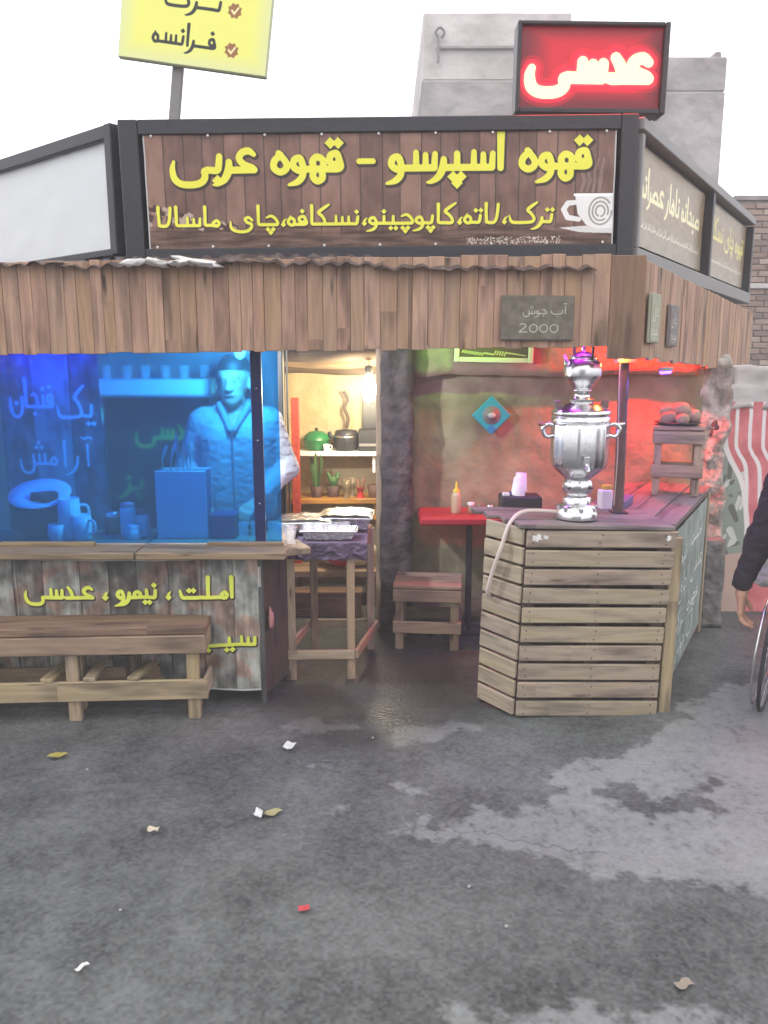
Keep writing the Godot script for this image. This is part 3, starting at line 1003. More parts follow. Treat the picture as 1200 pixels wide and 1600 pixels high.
func build_signs() -> void:
	var yellow := Color(0.93, 0.91, 0.30)
	# the coffee sign over the front
	var s := thing("coffee_sign", "long wood printed coffee sign with yellow Persian lettering in a black frame", "sign", Vector3(-0.022, 2.350, -3.66))
	s.rotation.z = 0.011
	frame(s, 2.17, 0.575, [0.08, 0.07, 0.06, 0.058], 0.15, M.black_metal)
	part_box(s, "backing", Vector3(2.12, 0.53, 0.02), Vector3(0, 0, -0.05), M.black_metal)
	var im := Image.create(1400, 340, false, Image.FORMAT_RGB8)
	plank_print(im, 24, Color(0.41, 0.29, 0.25), Color(0.58, 0.44, 0.38), 81, 4)
	# coffee beans and white grains printed along the lower edge, the cup at the right
	var r := RandomNumberGenerator.new()
	r.seed = 82
	var table := noise(83, 0.01, 4)
	for y in range(268, 340):
		for x in 1400:
			var t := clampf((y - 268) / 26.0 - table.get_noise_2d(x * 0.5, 0) * 1.2, 0.0, 1.0)
			var v := table.get_noise_2d(x * 0.6, y * 6.0) * 0.25
			im.set_pixel(x, y, im.get_pixel(x, y).lerp(Color(0.34 + v, 0.24 + v, 0.19 + v), t * 0.85))
	for k in 60:
		var p := Vector2(r.randf_range(0, 260), 0)
		p.y = 205 + p.x * 0.26 + r.randf_range(-6, 60) * (1.0 - p.x / 320.0)
		brush(im, [[Vector3(p.x, p.y, 6), Vector3(p.x + 8, p.y + 4, 5)]], Color(0.24, 0.14, 0.11) if k % 2 else Color(0.72, 0.62, 0.56))
	for k in 220:
		var p := Vector2(r.randf_range(960, 1240), r.randf_range(312, 332))
		brush(im, [[Vector3(p.x, p.y, 1.2), Vector3(p.x + 2, p.y + r.randf_range(-4, 4), 1.0)]], Color(0.85, 0.80, 0.75))
	# printed cup with its saucer and steam
	fill_shape(im, PackedVector2Array([Vector2(1236, 286), Vector2(1300, 300), Vector2(1400, 304), Vector2(1400, 288), Vector2(1330, 280)]), Color(0.86, 0.85, 0.84))
	fill_shape(im, PackedVector2Array([Vector2(1282, 190), Vector2(1400, 190), Vector2(1400, 288), Vector2(1350, 290), Vector2(1318, 278), Vector2(1292, 246)]), Color(0.93, 0.92, 0.91))
	brush(im, [[Vector3(1288, 212, 7), Vector3(1262, 214, 8), Vector3(1250, 232, 8), Vector3(1262, 256, 8), Vector3(1296, 262, 7)]], Color(0.93, 0.92, 0.91))
	brush(im, [[Vector3(1282, 190, 4), Vector3(1400, 190, 4)]], Color(1, 1, 1))
	for k in 3:
		var ring := []
		for j in 19:
			var a := TAU * j / 20.0 + k
			ring.append(Vector3(1360 + cos(a) * (34 - k * 10), 238 + sin(a) * (40 - k * 12), 2.6))
		brush(im, [ring], Color(0.62, 0.60, 0.58))
	for k in 4:
		brush(im, [[Vector3(1300 + k * 18, 180, 4), Vector3(1310 + k * 16, 150, 6), Vector3(1300 + k * 20, 120, 5), Vector3(1318 + k * 16, 86, 3)]], Color(0.9, 0.85, 0.82, 0.22))
	shadowed(im, "Q hm w H  A S pm r S w  -  Q hm w H  E r B y", 1330, 116, 116, 1250, yellow, 1.04)
	shadowed(im, "T r C , V T h , K a P w Ch ym nm w , N s k a F h , Ch a I  M a S a V", 1222, 272, 60, 1200, yellow, 0.95)
	for y in 340:
		for x in [0, 1, 2, 3, 1396, 1397, 1398, 1399]:
			im.set_pixel(x, y, Color(0.75, 0.75, 0.75))
	for x in 1400:
		for y in [0, 1, 337, 338, 339]:
			im.set_pixel(x, y, Color(0.75, 0.75, 0.75))
	flat("printed_face", 1.985, 0.468, print_mat(im, 0.42), s, xf(Vector3(0.006, 0.0, 0.06)), 0.005, Vector2i(60, 14))
	var eye := sphere(Vector3.ZERO, Vector3(0.006, 0.006, 0.004), 8)
	for k in 9:
		for y in [-0.222, 0.222]:
			obj("eyelet", eye, M.white, s, xf(Vector3(-0.95 + k * 0.238, y, 0.068)))
	# red lit sign
	var red := thing("lit_sign", "glowing red boxed sign with pale yellow lettering on top of the coffee sign", "sign", Vector3(0.869, 2.842, -3.69), 0.0)
	red.scale = Vector3.ONE * 0.965
	red.rotation.z = -0.012
	frame(red, 0.655, 0.368, [0.018, 0.022, 0.016, 0.022], 0.11, M.black_metal)
	part_box(red, "backing", Vector3(0.63, 0.345, 0.06), Vector3(0, 0, -0.02), M.black_metal)
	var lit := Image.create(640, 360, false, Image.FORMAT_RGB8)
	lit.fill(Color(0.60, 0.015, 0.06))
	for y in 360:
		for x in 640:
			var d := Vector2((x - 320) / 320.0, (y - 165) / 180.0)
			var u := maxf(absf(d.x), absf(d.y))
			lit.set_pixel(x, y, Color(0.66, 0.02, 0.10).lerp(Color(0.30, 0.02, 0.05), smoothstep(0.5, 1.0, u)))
	ink(lit, "E d S y", 600, 235, 186, 560, Color(0.95, 0.04, 0.20, 0.30), 1.0, 48)  # camera bloom round the letters, painted into the emission as soft red halos
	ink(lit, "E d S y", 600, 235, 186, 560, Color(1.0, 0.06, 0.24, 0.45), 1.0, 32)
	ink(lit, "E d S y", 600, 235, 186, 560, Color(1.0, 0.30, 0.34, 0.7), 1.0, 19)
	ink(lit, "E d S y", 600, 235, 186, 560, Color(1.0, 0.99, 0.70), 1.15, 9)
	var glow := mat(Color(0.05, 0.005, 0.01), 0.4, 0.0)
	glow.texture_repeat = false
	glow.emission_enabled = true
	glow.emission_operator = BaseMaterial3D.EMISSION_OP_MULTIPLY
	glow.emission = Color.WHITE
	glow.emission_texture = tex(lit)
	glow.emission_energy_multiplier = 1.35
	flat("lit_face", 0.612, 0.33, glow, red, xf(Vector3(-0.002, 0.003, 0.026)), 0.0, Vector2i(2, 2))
	var la := AreaLight3D.new()
	la.name = "sign_light"
	la.area_size = Vector2(0.6, 0.32)
	la.light_color = Color(1.0, 0.12, 0.16)
	la.light_energy = 0.9
	la.shadow_enabled = true
	red.add_child(la)
	la.position = Vector3(0, 0, 0.06)
	la.rotation.y = PI
	# yellow sign on its pole
	var ys := thing("yellow_sign", "tilted pale yellow sign with dark lettering on a grey pole above the roof", "sign", Vector3(-0.925, 2.56, -3.72))
	ys.rotation.z = -0.13
	part_box(ys, "pole", Vector3(0.045, 0.95, 0.03), Vector3(0.0, 0.35, -0.03), M.grey_metal)
	part_box(ys, "panel", Vector3(0.632, 0.80, 0.03), Vector3(0.07, 0.715, 0.0), mat(Color(0.55, 0.55, 0.36), 0.5))
	var yi := Image.create(512, 640, false, Image.FORMAT_RGB8)
	yi.fill(Color(0.90, 0.92, 0.56))
	for y in 640:
		for x in 512:
			var d: float = minf(minf(x, 511 - x), minf(y, 639 - y))
			yi.set_pixel(x, y, Color(0.955, 0.95, 0.50).lerp(Color(0.90, 0.92, 0.66), clampf(1.0 - d / 60.0, 0, 1)))
	var pen := Color(0.17, 0.20, 0.17)
	ink(yi, "T _ _ r C", 345, 462, 76, 205, pen, 0.8)
	ink(yi, "F _ _ r A N s h", 335, 582, 72, 225, pen, 0.8)
	for y in [450, 574]:
		var star := PackedVector2Array()
		for k in 16:
			star.append(Vector2(388, y) + Vector2.from_angle(TAU * k / 16) * (26.0 if k % 2 else 20.0))
		fill_shape(yi, star, Color(0.62, 0.42, 0.24))
		brush(yi, [[Vector3(378, y, 3.5), Vector3(386, y + 9, 3.5), Vector3(400, y - 11, 3)]], Color(0.95, 0.92, 0.70))
	flat("printed_face", 0.622, 0.79, print_mat(yi, 0.5), ys, xf(Vector3(0.07, 0.715, 0.018)), 0.002, Vector2i(8, 8))
	# white blank side sign at the left
	var lp := thing("blank_sign", "blank white panel sign in a black frame running back on the left", "sign", Vector3(-1.12, 2.36, -3.66), -0.693)
	frame_at(lp, -2.3)
	# side sign at the right
	var side := thing("side_sign", "pale printed menu sign in a dark metal frame along the slanted right side", "sign", Vector3(1.062, 2.345, -3.61), 1.0)
	part_box(side, "backing", Vector3(2.92, 0.54, 0.03), Vector3(1.46, -0.01, -0.05), M.grey_metal)
	part_box(side, "frame_bar", Vector3(2.94, 0.05, 0.12), Vector3(1.47, 0.27, -0.03), M.grey_metal)
	part_box(side, "frame_bar", Vector3(2.94, 0.075, 0.12), Vector3(1.47, -0.265, -0.03), M.grey_metal)
	part_box(side, "frame_bar", Vector3(0.05, 0.46, 0.115), Vector3(1.50, 0.002, -0.03), M.black_metal)
	part_box(side, "frame_bar", Vector3(0.05, 0.46, 0.115), Vector3(2.91, 0.002, -0.03), M.black_metal)
	part_box(side, "frame_bar", Vector3(0.03, 0.46, 0.115), Vector3(0.02, 0.002, -0.03), M.grey_metal)
	for k in 2:
		var w: float = [1.42, 1.34][k]
		var si := Image.create(800, 270, false, Image.FORMAT_RGB8)
		var dust := noise(90 + k, 0.012, 4)
		for y in 270:
			for x in 800:
				var v := dust.get_noise_2d(x, y * 2.0) * 0.06
				si.set_pixel(x, y, Color(0.57 + v, 0.49 + v, 0.39 + v).lerp(Color(0.60 + v, 0.55 + v, 0.48 + v), smoothstep(150, 250, y)))
		var cream := Color(0.93, 0.90, 0.70)
		if k == 0:
			ink(si, "D bm hh a N h  N a X a R  E dm r A N h", 745, 135, 84, 680, cream, 0.9)
		else:
			ink(si, "Q hm w H  Ch a I  N s k a F h", 760, 130, 84, 720, Color(0.86, 0.80, 0.42), 0.9)
		var rr := RandomNumberGenerator.new()
		rr.seed = 91 + k
		var px := 760.0
		while px > 40.0:
			var l := rr.randf_range(6, 26)
			brush(si, [[Vector3(px, 205 + rr.randf_range(-14, 3), 3.5), Vector3(px - 2, 210, 3.5), Vector3(px - l, 211 + rr.randf_range(-2, 6), 3.5)]], Color(0.86, 0.84, 0.76, 0.8))
			px -= l + rr.randf_range(4, 14)
		flat("printed_face", w, 0.42, print_mat(si, 0.35), side, xf(Vector3([0.755, 2.205][k], 0.012, -0.02)), 0.003, Vector2i(20, 8))

func frame_at(p: Node3D, far: float) -> void:
	# the blank panel runs from the corner towards -x of its own axes
	var w := -far
	var mid := far / 2.0
	part_box(p, "frame_bar", Vector3(0.05, 0.53, 0.1), Vector3(-0.03, 0.0, 0), M.black_metal)
	part_box(p, "frame_bar", Vector3(w, 0.055, 0.1), Vector3(mid - 0.03, 0.235, 0), M.black_metal)
	part_box(p, "frame_bar", Vector3(w, 0.03, 0.1), Vector3(mid - 0.03, -0.255, 0), M.black_metal)
	part_box(p, "frame_bar", Vector3(0.05, 0.44, 0.1), Vector3(far, 0.0, 0), M.black_metal)
	flat("panel", w - 0.06, 0.46, M.white_paint, p, xf(Vector3(mid - 0.03, -0.015, 0.02)), 0.004, Vector2i(40, 10))

# ---------- left: bench, counter, blue window ----------
func build_left_counter() -> void:
	var c := thing("serving_counter", "wooden serving counter with a pale top under the blue window", "counter", Vector3(-1.5, 0, -3.68))
	for k in 3:
		var w: float = [0.50, 0.88, 0.69][k]
		var x: float = [-0.78, -0.085, 0.704][k]
		part_box(c, "top_board", Vector3(w - 0.003, 0.034, 0.52), Vector3(x, 0.757 + k * 0.001, -0.155), M.counter_wood[k], 0.005)
	part_box(c, "front_panel", Vector3(1.90, 0.66, 0.02), Vector3(-0.04, 0.405, -0.02), M.greywood[0])
	# angled right end
	var d := Vector3(0.095, 0, -0.31)
	part_box(c, "end_panel", Vector3(0.022, 0.70, 0.325), Vector3(0.963, 0.39, -0.165), wood(Color(0.085, 0.06, 0.06)), 0.003, -atan2(d.x, -d.z))
	part_box(c, "corner_post", Vector3(0.022, 0.735, 0.03), Vector3(0.918, 0.3675, 0.012), wood(Color(0.10, 0.11, 0.12)), 0.003)
	part_box(c, "foot", Vector3(0.03, 0.06, 0.04), Vector3(1.0, 0.03, -0.29), M.darkwood[0])
	part_box(c, "corner_flap", Vector3(0.17, 0.034, 0.20), Vector3(1.035, 0.755, -0.08), M.counter_wood[1], 0.005, 0.45)
	var rag := obj("pink_rag", sphere(Vector3.ZERO, Vector3(0.012, 0.055, 0.028), 12, 0.6), mat(Color(0.42, 0.20, 0.19), 0.95), self, xf(Vector3(-0.545, 0.415, -3.71)))
	tag(rag, "small pink rag hanging on the dark end of the serving counter", "rag")
	# printed banner on the counter front
	var im := Image.create(900, 470, false, Image.FORMAT_RGB8)
	plank_print(im, 9, Color(0.27, 0.265, 0.26), Color(0.70, 0.71, 0.68), 101, 6)
	for k in 9:
		for y in 470:
			var x := int(k * 100.0 + 97)
			if k % 2 == 0:
				im.set_pixel(x, y, Color(0.75, 0.76, 0.74))
	var warm := noise(102, 0.006, 3)
	for y in 470:
		for x in 900:
			var v := clampf(warm.get_noise_2d(x, y) * 2.2, 0.0, 0.6)
			var p := im.get_pixel(x, y)
			im.set_pixel(x, y, p.lerp(Color(p.r * 1.05, p.g * 0.78, p.b * 0.70), v))
	var lime := Color(0.86, 0.90, 0.36)
	shadowed(im, "A M _ l tf  ,  N ym mm r W  ,  E _ d S y", 812, 140, 76, 690, lime, 1.0)
	shadowed(im, "S ym bf  Rz M ym nm y  ,  Am b  P rz", 880, 310, 74, 800, lime, 1.0)
	for x in 900:
		for y in [0, 1, 2, 3, 464, 465, 466, 467, 468, 469]:
			im.set_pixel(x, y, Color(0.72, 0.74, 0.72))
	for y in 470:
		for x in [890, 891, 892, 893, 894]:
			im.set_pixel(x, y, Color(0.72, 0.74, 0.72))
	var n := noise(103, 1.0, 2)
	var b := obj("counter_banner", sheet(Vector2(1.30, 0.66), 60, 24, func(u: Vector2, p: Vector3) -> Vector3:
		var sag := sin(u.x * PI) * 0.012
		return p + Vector3(0, -sag * (1.0 - u.y), n.get_noise_2d(p.x * 4.0, p.y * 2.5) * 0.016 + sin(p.x * 46.0) * 0.0025 * u.y)), print_mat(im, 0.42), self, xf(Vector3(-1.228, 0.405, -3.655), 0, 0, 0.0))
	tag(b, "plank printed vinyl banner with lime Persian lettering on the serving counter front", "banner")
	# bench
	var be := thing("wooden_bench", "rough wooden bench with a brown plank seat in front of the printed banner", "bench", Vector3(-1.43, 0, -3.55), 0.055)
	for k in 2:
		part_box(be, "seat_plank", Vector3(1.40, 0.04, 0.10), Vector3(-0.085, 0.437, 0.05 - k * 0.104), M.bench_seat[k], 0.006)
	part_box(be, "apron", Vector3(1.40, 0.085, 0.022), Vector3(-0.085, 0.373, 0.099), M.bench[0], 0.004)
	part_box(be, "apron", Vector3(1.38, 0.085, 0.022), Vector3(-0.085, 0.373, -0.10), M.bench[1], 0.004)
	part_box(be, "end_board", Vector3(0.022, 0.085, 0.176), Vector3(0.60, 0.373, 0.0), M.bench[2], 0.004)
	for x in [0.545, 0.0, -0.53]:
		for z in [0.063, -0.065]:
			part_box(be, "leg", Vector3(0.056, 0.416, 0.044), Vector3(x - (0.02 if z < 0 else 0.0), 0.208, z), pick(M.lightwood), 0.005, rng.randf_range(-0.03, 0.03))
	part_box(be, "rail", Vector3(1.40, 0.095, 0.02), Vector3(-0.085, 0.155, 0.097), M.lightwood[1], 0.004)
	part_box(be, "rail", Vector3(1.36, 0.085, 0.02), Vector3(-0.085, 0.155, -0.098), M.bench[3], 0.004)
	part_box(be, "end_rail", Vector3(0.02, 0.09, 0.172), Vector3(0.60, 0.155, 0.0), M.lightwood[2], 0.004)
	for x in [0.30, 0.08, -0.10, -0.42, -0.7]:
		part_box(be, "slat", Vector3(0.055, 0.018, 0.215), Vector3(x, 0.212, 0.0), pick(M.lightwood), 0.003, rng.randf_range(-0.25, 0.25))

func build_window_booth() -> void:
	var w := thing("blue_window", "large window of blue tinted film standing on the serving counter", "window", Vector3(-1.5, 0.775, -3.75))
	part_box(w, "pane", Vector3(1.905, 0.955, 0.005), Vector3(-0.0675, 0.485, 0.0), M.film, 0.0005)
	part_box(w, "pane", Vector3(0.075, 0.955, 0.005), Vector3(0.975, 0.485, 0.0), M.film, 0.0005)
	part_box(w, "post", Vector3(0.050, 0.96, 0.02), Vector3(0.911, 0.482, 0.0), M.navy, 0.003)
	part_box(w, "ledge", Vector3(0.45, 0.018, 0.03), Vector3(-0.10, 0.009, 0.022), M.counter_wood[0], 0.003)
	part_box(w, "ledge", Vector3(0.36, 0.018, 0.03), Vector3(0.84, 0.009, 0.022), M.counter_wood[2], 0.003)
	for y in [0.2, 0.5, 0.74]:
		obj("screw", sphere(Vector3.ZERO, Vector3(0.004, 0.004, 0.002), 8), M.steel, w, xf(Vector3(0.912, y, 0.011)))
	# printed hanging inside at the left
	var im := Image.create(312, 660, false, Image.FORMAT_RGB8)
	plank_print(im, 3, Color(0.20, 0.20, 0.22), Color(0.62, 0.64, 0.66), 111, 5)
	var pale := Color(0.93, 0.94, 0.96)
	ink(im, "Y kf", 290, 205, 100, 118, pale, 0.62)
	ink(im, "F nm jm a n", 168, 175, 96, 140, pale, 0.62)
	ink(im, "Am R A", 280, 360, 84, 105, pale, 0.55)
	ink(im, "M sf", 168, 355, 90, 125, pale, 0.55)
	var hang := flat("hanging_print", 0.505, 1.07, print_mat(im, 0.6), self, xf(Vector3(-1.70, 1.145, -4.13), 0.03), 0.006)
	tag(hang, "grey plank print with white Persian lettering behind the left of the blue window", "poster")
	var bo := Image.create(384, 512, false, Image.FORMAT_RGB8)
	bo.fill(Color(0.10, 0.12, 0.11))
	ink(bo, "E d S y", 340, 180, 90, 230, Color(0.62, 0.72, 0.22), 0.9)
	ink(bo, "Am b  P rz", 360, 370, 90, 300, Color(0.62, 0.72, 0.22), 0.9)
	var bd := flat("menu_board", 0.62, 0.83, print_mat(bo, 0.6), self, xf(Vector3(-1.35, 1.05, -4.80)), 0.0)
	tag(bd, "dark menu board with green lettering under the pale hood", "menu board")
	var hood := thing("range_hood", "long pale metal hood over the kitchen behind the blue window", "hood", Vector3(-1.27, 1.45, -4.62))
	part_box(hood, "canopy", Vector3(0.64, 0.088, 0.34), Vector3(0, 0.044, 0), M.white, 0.008)
	part_box(hood, "lip", Vector3(0.66, 0.012, 0.36), Vector3(0, -0.006, 0), M.steel_soft, 0.003)
	var names := ["leftmost", "second from the left", "third from the left", "fourth from the left", "fifth from the left", "rightmost"]
	for k in 6:
		var g := obj("glass_cup", lathe([Vector2(0.022, 0), Vector2(0.03, 0.075), Vector2(0.028, 0.075), Vector2(0.02, 0.006)], 14), M.glass, self, xf(Vector3(-1.54 + k * 0.108, 1.538, -4.53 - 0.02 * (k % 2))))
		tag(g, "clear glass cup standing on the pale hood, %s of six" % names[k], "cup", "cups on the hood")
	var bag := obj("hanging_bag", sphere(Vector3.ZERO, Vector3(0.028, 0.12, 0.02), 20, 1.1), mat(Color(0.40, 0.55, 0.45), 0.5), self, xf(Vector3(-1.59, 1.32, -4.45)))
	tag(bag, "crumpled pale green plastic bag hanging at the left end of the hood", "bag")
	# crockery on the counter
	var pot := thing("cooking_pot", "dark round pot carrying the big plate behind the blue window", "pot", Vector3(-1.73, 0.775, -3.97))
	obj("bowl", lathe([Vector2(0.07, 0), Vector2(0.12, 0.05), Vector2(0.125, 0.15), Vector2(0.11, 0.15), Vector2(0.10, 0.06), Vector2(0.0, 0.02)], 28), M.dark, pot)
	obj("rim", lathe([Vector2(0.125, 0.15), Vector2(0.13, 0.155), Vector2(0.125, 0.16), Vector2(0.11, 0.155), Vector2(0.11, 0.15)], 28), M.dark, pot)
	var plate := thing("big_plate", "wide white plate tilted on the dark pot behind the blue window", "plate", Vector3(-1.72, 0.965, -3.97))
	plate.rotation = Vector3(0.36, 0, -0.06)
	obj("dish", lathe([Vector2(0.0, 0.0), Vector2(0.08, 0.0), Vector2(0.148, 0.022), Vector2(0.148, 0.026), Vector2(0.08, 0.006), Vector2(0.0, 0.006)], 40), M.white, plate)
	obj("food", sphere(Vector3(0.03, 0.012, 0.01), Vector3(0.07, 0.018, 0.05), 14, 0.6), mat(Color(0.05, 0.03, 0.02), 0.8), plate)
	for k in 3:
		var at: Vector3 = [Vector3(-1.555, 0.775, -3.90), Vector3(-1.49, 0.775, -3.88), Vector3(-1.60, 0.775, -3.85)][k]
		var mug := thing("white_mug", ["tall white jug beside the big plate", "white mug right of the tall jug, nearest the glass letters", "small pale cup in front of the tall jug"][k], "mug", at, [0.5, -0.4, 2.0][k])
		var hh: float = [0.20, 0.12, 0.08][k]
		var rr: float = [0.055, 0.05, 0.045][k]
		obj("cup_body", lathe([Vector2(rr * 0.8, 0), Vector2(rr, hh * 0.4), Vector2(rr * 0.92, hh), Vector2(rr * 0.84, hh), Vector2(rr * 0.7, 0.01), Vector2(0, 0.01)], 22), M.white, mug)
		obj("handle", tube(curve([Vector3(rr * 0.9, hh * 0.8, 0), Vector3(rr * 1.6, hh * 0.75, 0), Vector3(rr * 1.6, hh * 0.35, 0), Vector3(rr * 0.95, hh * 0.25, 0)], 4), rr * 0.14, 8), M.white, mug)
	for k in 4:
		var at: Vector3 = [Vector3(-1.275, 0.775, -3.93), Vector3(-1.215, 0.775, -3.96), Vector3(-1.38, 0.775, -4.0), Vector3(-1.24, 0.775, -3.88)][k]
		var jar := thing("small_jar", ["white jar with a pink lid left of the tall box", "pale jar with a red lid touching the tall box", "dark jar with a steel lid between the mug and the white jar", "low pale jar in front of the white jar"][k], "jar", at)
		var hh: float = [0.17, 0.13, 0.11, 0.07][k]
		obj("jar_body", lathe([Vector2(0.034, 0), Vector2(0.038, 0.01), Vector2(0.038, hh - 0.03), Vector2(0.03, hh - 0.015), Vector2(0.0, hh - 0.015)], 20), [M.white, M.white, M.dark, M.white][k], jar)
		obj("lid", lathe([Vector2(0.033, hh - 0.02), Vector2(0.034, hh), Vector2(0.0, hh + 0.004)], 20), [mat(Color(0.6, 0.2, 0.3), 0.4), M.red, M.steel_soft, M.white][k], jar)
	var tb := thing("cutlery_box", "tall plain box holding cutlery behind the blue window", "box", Vector3(-0.995, 0.775, -3.95))
	part_box(tb, "front_side", Vector3(0.25, 0.335, 0.006), Vector3(0, 0.168, 0.06), M.white, 0.002)
	part_box(tb, "back_side", Vector3(0.25, 0.335, 0.006), Vector3(0, 0.168, -0.06), M.white, 0.002)
	for s in [-1, 1]:
		part_box(tb, "short_side", Vector3(0.006, 0.335, 0.114), Vector3(s * 0.122, 0.168, 0), M.navy, 0.002)
	part_box(tb, "bottom_board", Vector3(0.238, 0.006, 0.114), Vector3(0, 0.004, 0), M.white, 0.002)
	for k in 6:
		var f := obj("fork", tube(curve([Vector3(0, 0, 0), Vector3(rng.randf_range(-0.01, 0.01), 0.24, 0), Vector3(rng.randf_range(-0.03, 0.02), 0.36, 0.01), Vector3(rng.randf_range(-0.05, 0.03), 0.44 + 0.03 * (k % 3), 0.02)], 4), [0.003, 0.003, 0.003, 0.003, 0.003, 0.003, 0.003, 0.003, 0.004, 0.007, 0.010, 0.008, 0.004], 8), M.steel, self, xf(Vector3(-1.07 + k * 0.022, 0.79, -3.97 + 0.012 * (k % 3)), k * 0.7))
		tag(f, "shiny spoon standing in the tall box, %s of six" % names[k], "spoon", "spoons in the tall box")
	var db := thing("dark_box", "low dark box between the tall box and the glasses", "box", Vector3(-0.795, 0.775, -3.93))
	part_box(db, "box_body", Vector3(0.125, 0.10, 0.12), Vector3(0, 0.05, 0), M.navy, 0.004)
	part_box(db, "lid", Vector3(0.130, 0.02, 0.125), Vector3(0, 0.111, 0), M.navy, 0.004)
	var spot := [Vector3(-0.69, 0.776, -3.86), Vector3(-0.63, 0.776, -3.87), Vector3(-0.545, 0.776, -3.87), Vector3(-0.515, 0.776, -3.83), Vector3(-0.46, 0.776, -3.80), Vector3(-0.445, 0.776, -3.74)]
	var says := ["tea glass left of the dark window post, first from the dark box", "tea glass just left of the dark window post", "tea glass just right of the dark window post", "tea glass behind the narrow blue pane, nearest its edge", "tea glass at the counter end beside the foil trays", "tea glass at the very corner of the counter, outside the blue pane"]
	for k in 6:
		var g := thing("tea_glass", says[k], "glass", spot[k], 0, "tea glasses on the counter")
		obj("glass_wall", lathe([Vector2(0.020, 0.0), Vector2(0.026, 0.004), Vector2(0.023, 0.035), Vector2(0.029, 0.085), Vector2(0.027, 0.085), Vector2(0.021, 0.035), Vector2(0.020, 0.01), Vector2(0.0, 0.008)], 16, Transform3D(), 8, 0.08), M.glass, g)
		obj("saucer_rim", lathe([Vector2(0.029, 0.083), Vector2(0.030, 0.086), Vector2(0.028, 0.087)], 16), M.steel, g)
	# the man behind the window
	man_in_window()

func head_bones(c: Vector3, s: float, face: Vector3) -> Array:
	var right := face.cross(Vector3.UP).normalized() * -1.0
	var up := Vector3.UP
	var p := func(x: float, y: float, z: float) -> Vector3: return c + (right * x + up * y + face * z) * s
	return [
		[p.call(0, 0.035, -0.012), 0.088 * s, p.call(0, 0.04, 0.012), 0.080 * s], [p.call(0, -0.03, 0.025), 0.066 * s, p.call(0, -0.085, 0.052), 0.036 * s],
		[p.call(-0.025, -0.07, 0.04), 0.03 * s, p.call(0.025, -0.07, 0.04), 0.03 * s], [p.call(0, 0.018, 0.092), 0.009 * s, p.call(0, -0.022, 0.108), 0.014 * s],
		[p.call(-0.014, -0.026, 0.096), 0.009 * s, p.call(0.014, -0.026, 0.096), 0.009 * s], [p.call(-0.03, 0.035, 0.080), 0.011 * s, p.call(0.03, 0.035, 0.080), 0.011 * s],
		[p.call(-0.018, -0.056, 0.086), 0.009 * s, p.call(0.018, -0.056, 0.086), 0.009 * s], [p.call(0.084, 0.015, 0.0), 0.012 * s, p.call(0.090, -0.025, 0.004), 0.013 * s],
		[p.call(-0.084, 0.015, 0.0), 0.012 * s, p.call(-0.090, -0.025, 0.004), 0.013 * s], [p.call(0, -0.07, -0.01), 0.052 * s, p.call(0, -0.16, -0.03), 0.056 * s],
	]

func add_face(p: Node3D, c: Vector3, s: float, face: Vector3) -> void:
	var right := face.cross(Vector3.UP).normalized() * -1.0
	for k in [-1.0, 1.0]:
		var e: Vector3 = c + (right * 0.031 * k + Vector3.UP * 0.016 + face * 0.079) * s
		obj("eye", sphere(e, Vector3.ONE * 0.011 * s, 10), mat(Color(0.6, 0.58, 0.55), 0.3), p)
		obj("iris", sphere(e + face * 0.0075 * s, Vector3.ONE * 0.0055 * s, 8), M.hair, p)
		obj("eyebrow", tube([c + (right * 0.012 * k + Vector3.UP * 0.037 + face * 0.091) * s, c + (right * 0.03 * k + Vector3.UP * 0.043 + face * 0.087) * s, c + (right * 0.05 * k + Vector3.UP * 0.036 + face * 0.074) * s], 0.0055 * s, 6), M.hair, p)
	obj("mouth", tube([c + (right * -0.02 - Vector3.UP * 0.056 + face * 0.094) * s, c + (Vector3.UP * -0.057 + face * 0.098) * s, c + (right * 0.02 - Vector3.UP * 0.056 + face * 0.094) * s], 0.005 * s, 6), mat(Color(0.30, 0.11, 0.09), 0.5), p)
	obj("hair", body([[c + (Vector3.UP * 0.062 - face * 0.022) * s, 0.090 * s, c + (Vector3.UP * 0.068 + face * 0.010) * s, 0.078 * s], [c + (Vector3.UP * 0.02 - face * 0.05) * s, 0.07 * s, c + (Vector3.UP * -0.05 - face * 0.05) * s, 0.052 * s]], 0.008, 0.02), M.hair, p)

func hand_bones(wrist: Vector3, dir: Vector3, palm_out: Vector3, thumb_side: float, curl: float) -> Array:
	# dir runs to the fingers, palm_out faces away from the palm; curl bends the fingers towards the palm
	var side := dir.cross(palm_out).normalized() * thumb_side
	var inward := -palm_out
	var bones := []
	var base := wrist + dir * 0.085
	for k in 4:
		bones.append([wrist + side * (0.016 - k * 0.011), 0.017, base + side * (0.033 - k * 0.021), 0.0125])
		var l: float = [0.040, 0.045, 0.041, 0.032][k]
		var d := (dir + inward * curl * 0.4 + side * (0.10 - k * 0.07)).normalized()
		var q := base + side * (0.033 - k * 0.021)
		var q2 := q + d * l
		var d2 := (dir * (1.0 - curl * 0.6) + inward * curl * 1.1).normalized()
		var q3 := q2 + d2 * l * 0.7
		var d3 := (dir * (1.0 - curl * 1.3) + inward * curl * 1.4).normalized()
		bones.append([q, 0.0100, q2, 0.0092])
		bones.append([q2, 0.0092, q3, 0.0084])
		bones.append([q3, 0.0084, q3 + d3 * l * 0.55, 0.0074])
	var t0 := wrist + side * 0.022 + dir * 0.018
	var t1 := t0 + (side * 0.8 + dir * 0.7 + inward * 0.3).normalized() * 0.042
	var t2 := t1 + (side * 0.25 + dir * 0.9 + inward * 0.5).normalized() * 0.032
	bones.append([t0, 0.016, t1, 0.0115])
	bones.append([t1, 0.0115, t2, 0.0100])
	bones.append([t2, 0.0100, t2 + (dir * 0.9 + inward * 0.5).normalized() * 0.024, 0.0085])
	return bones

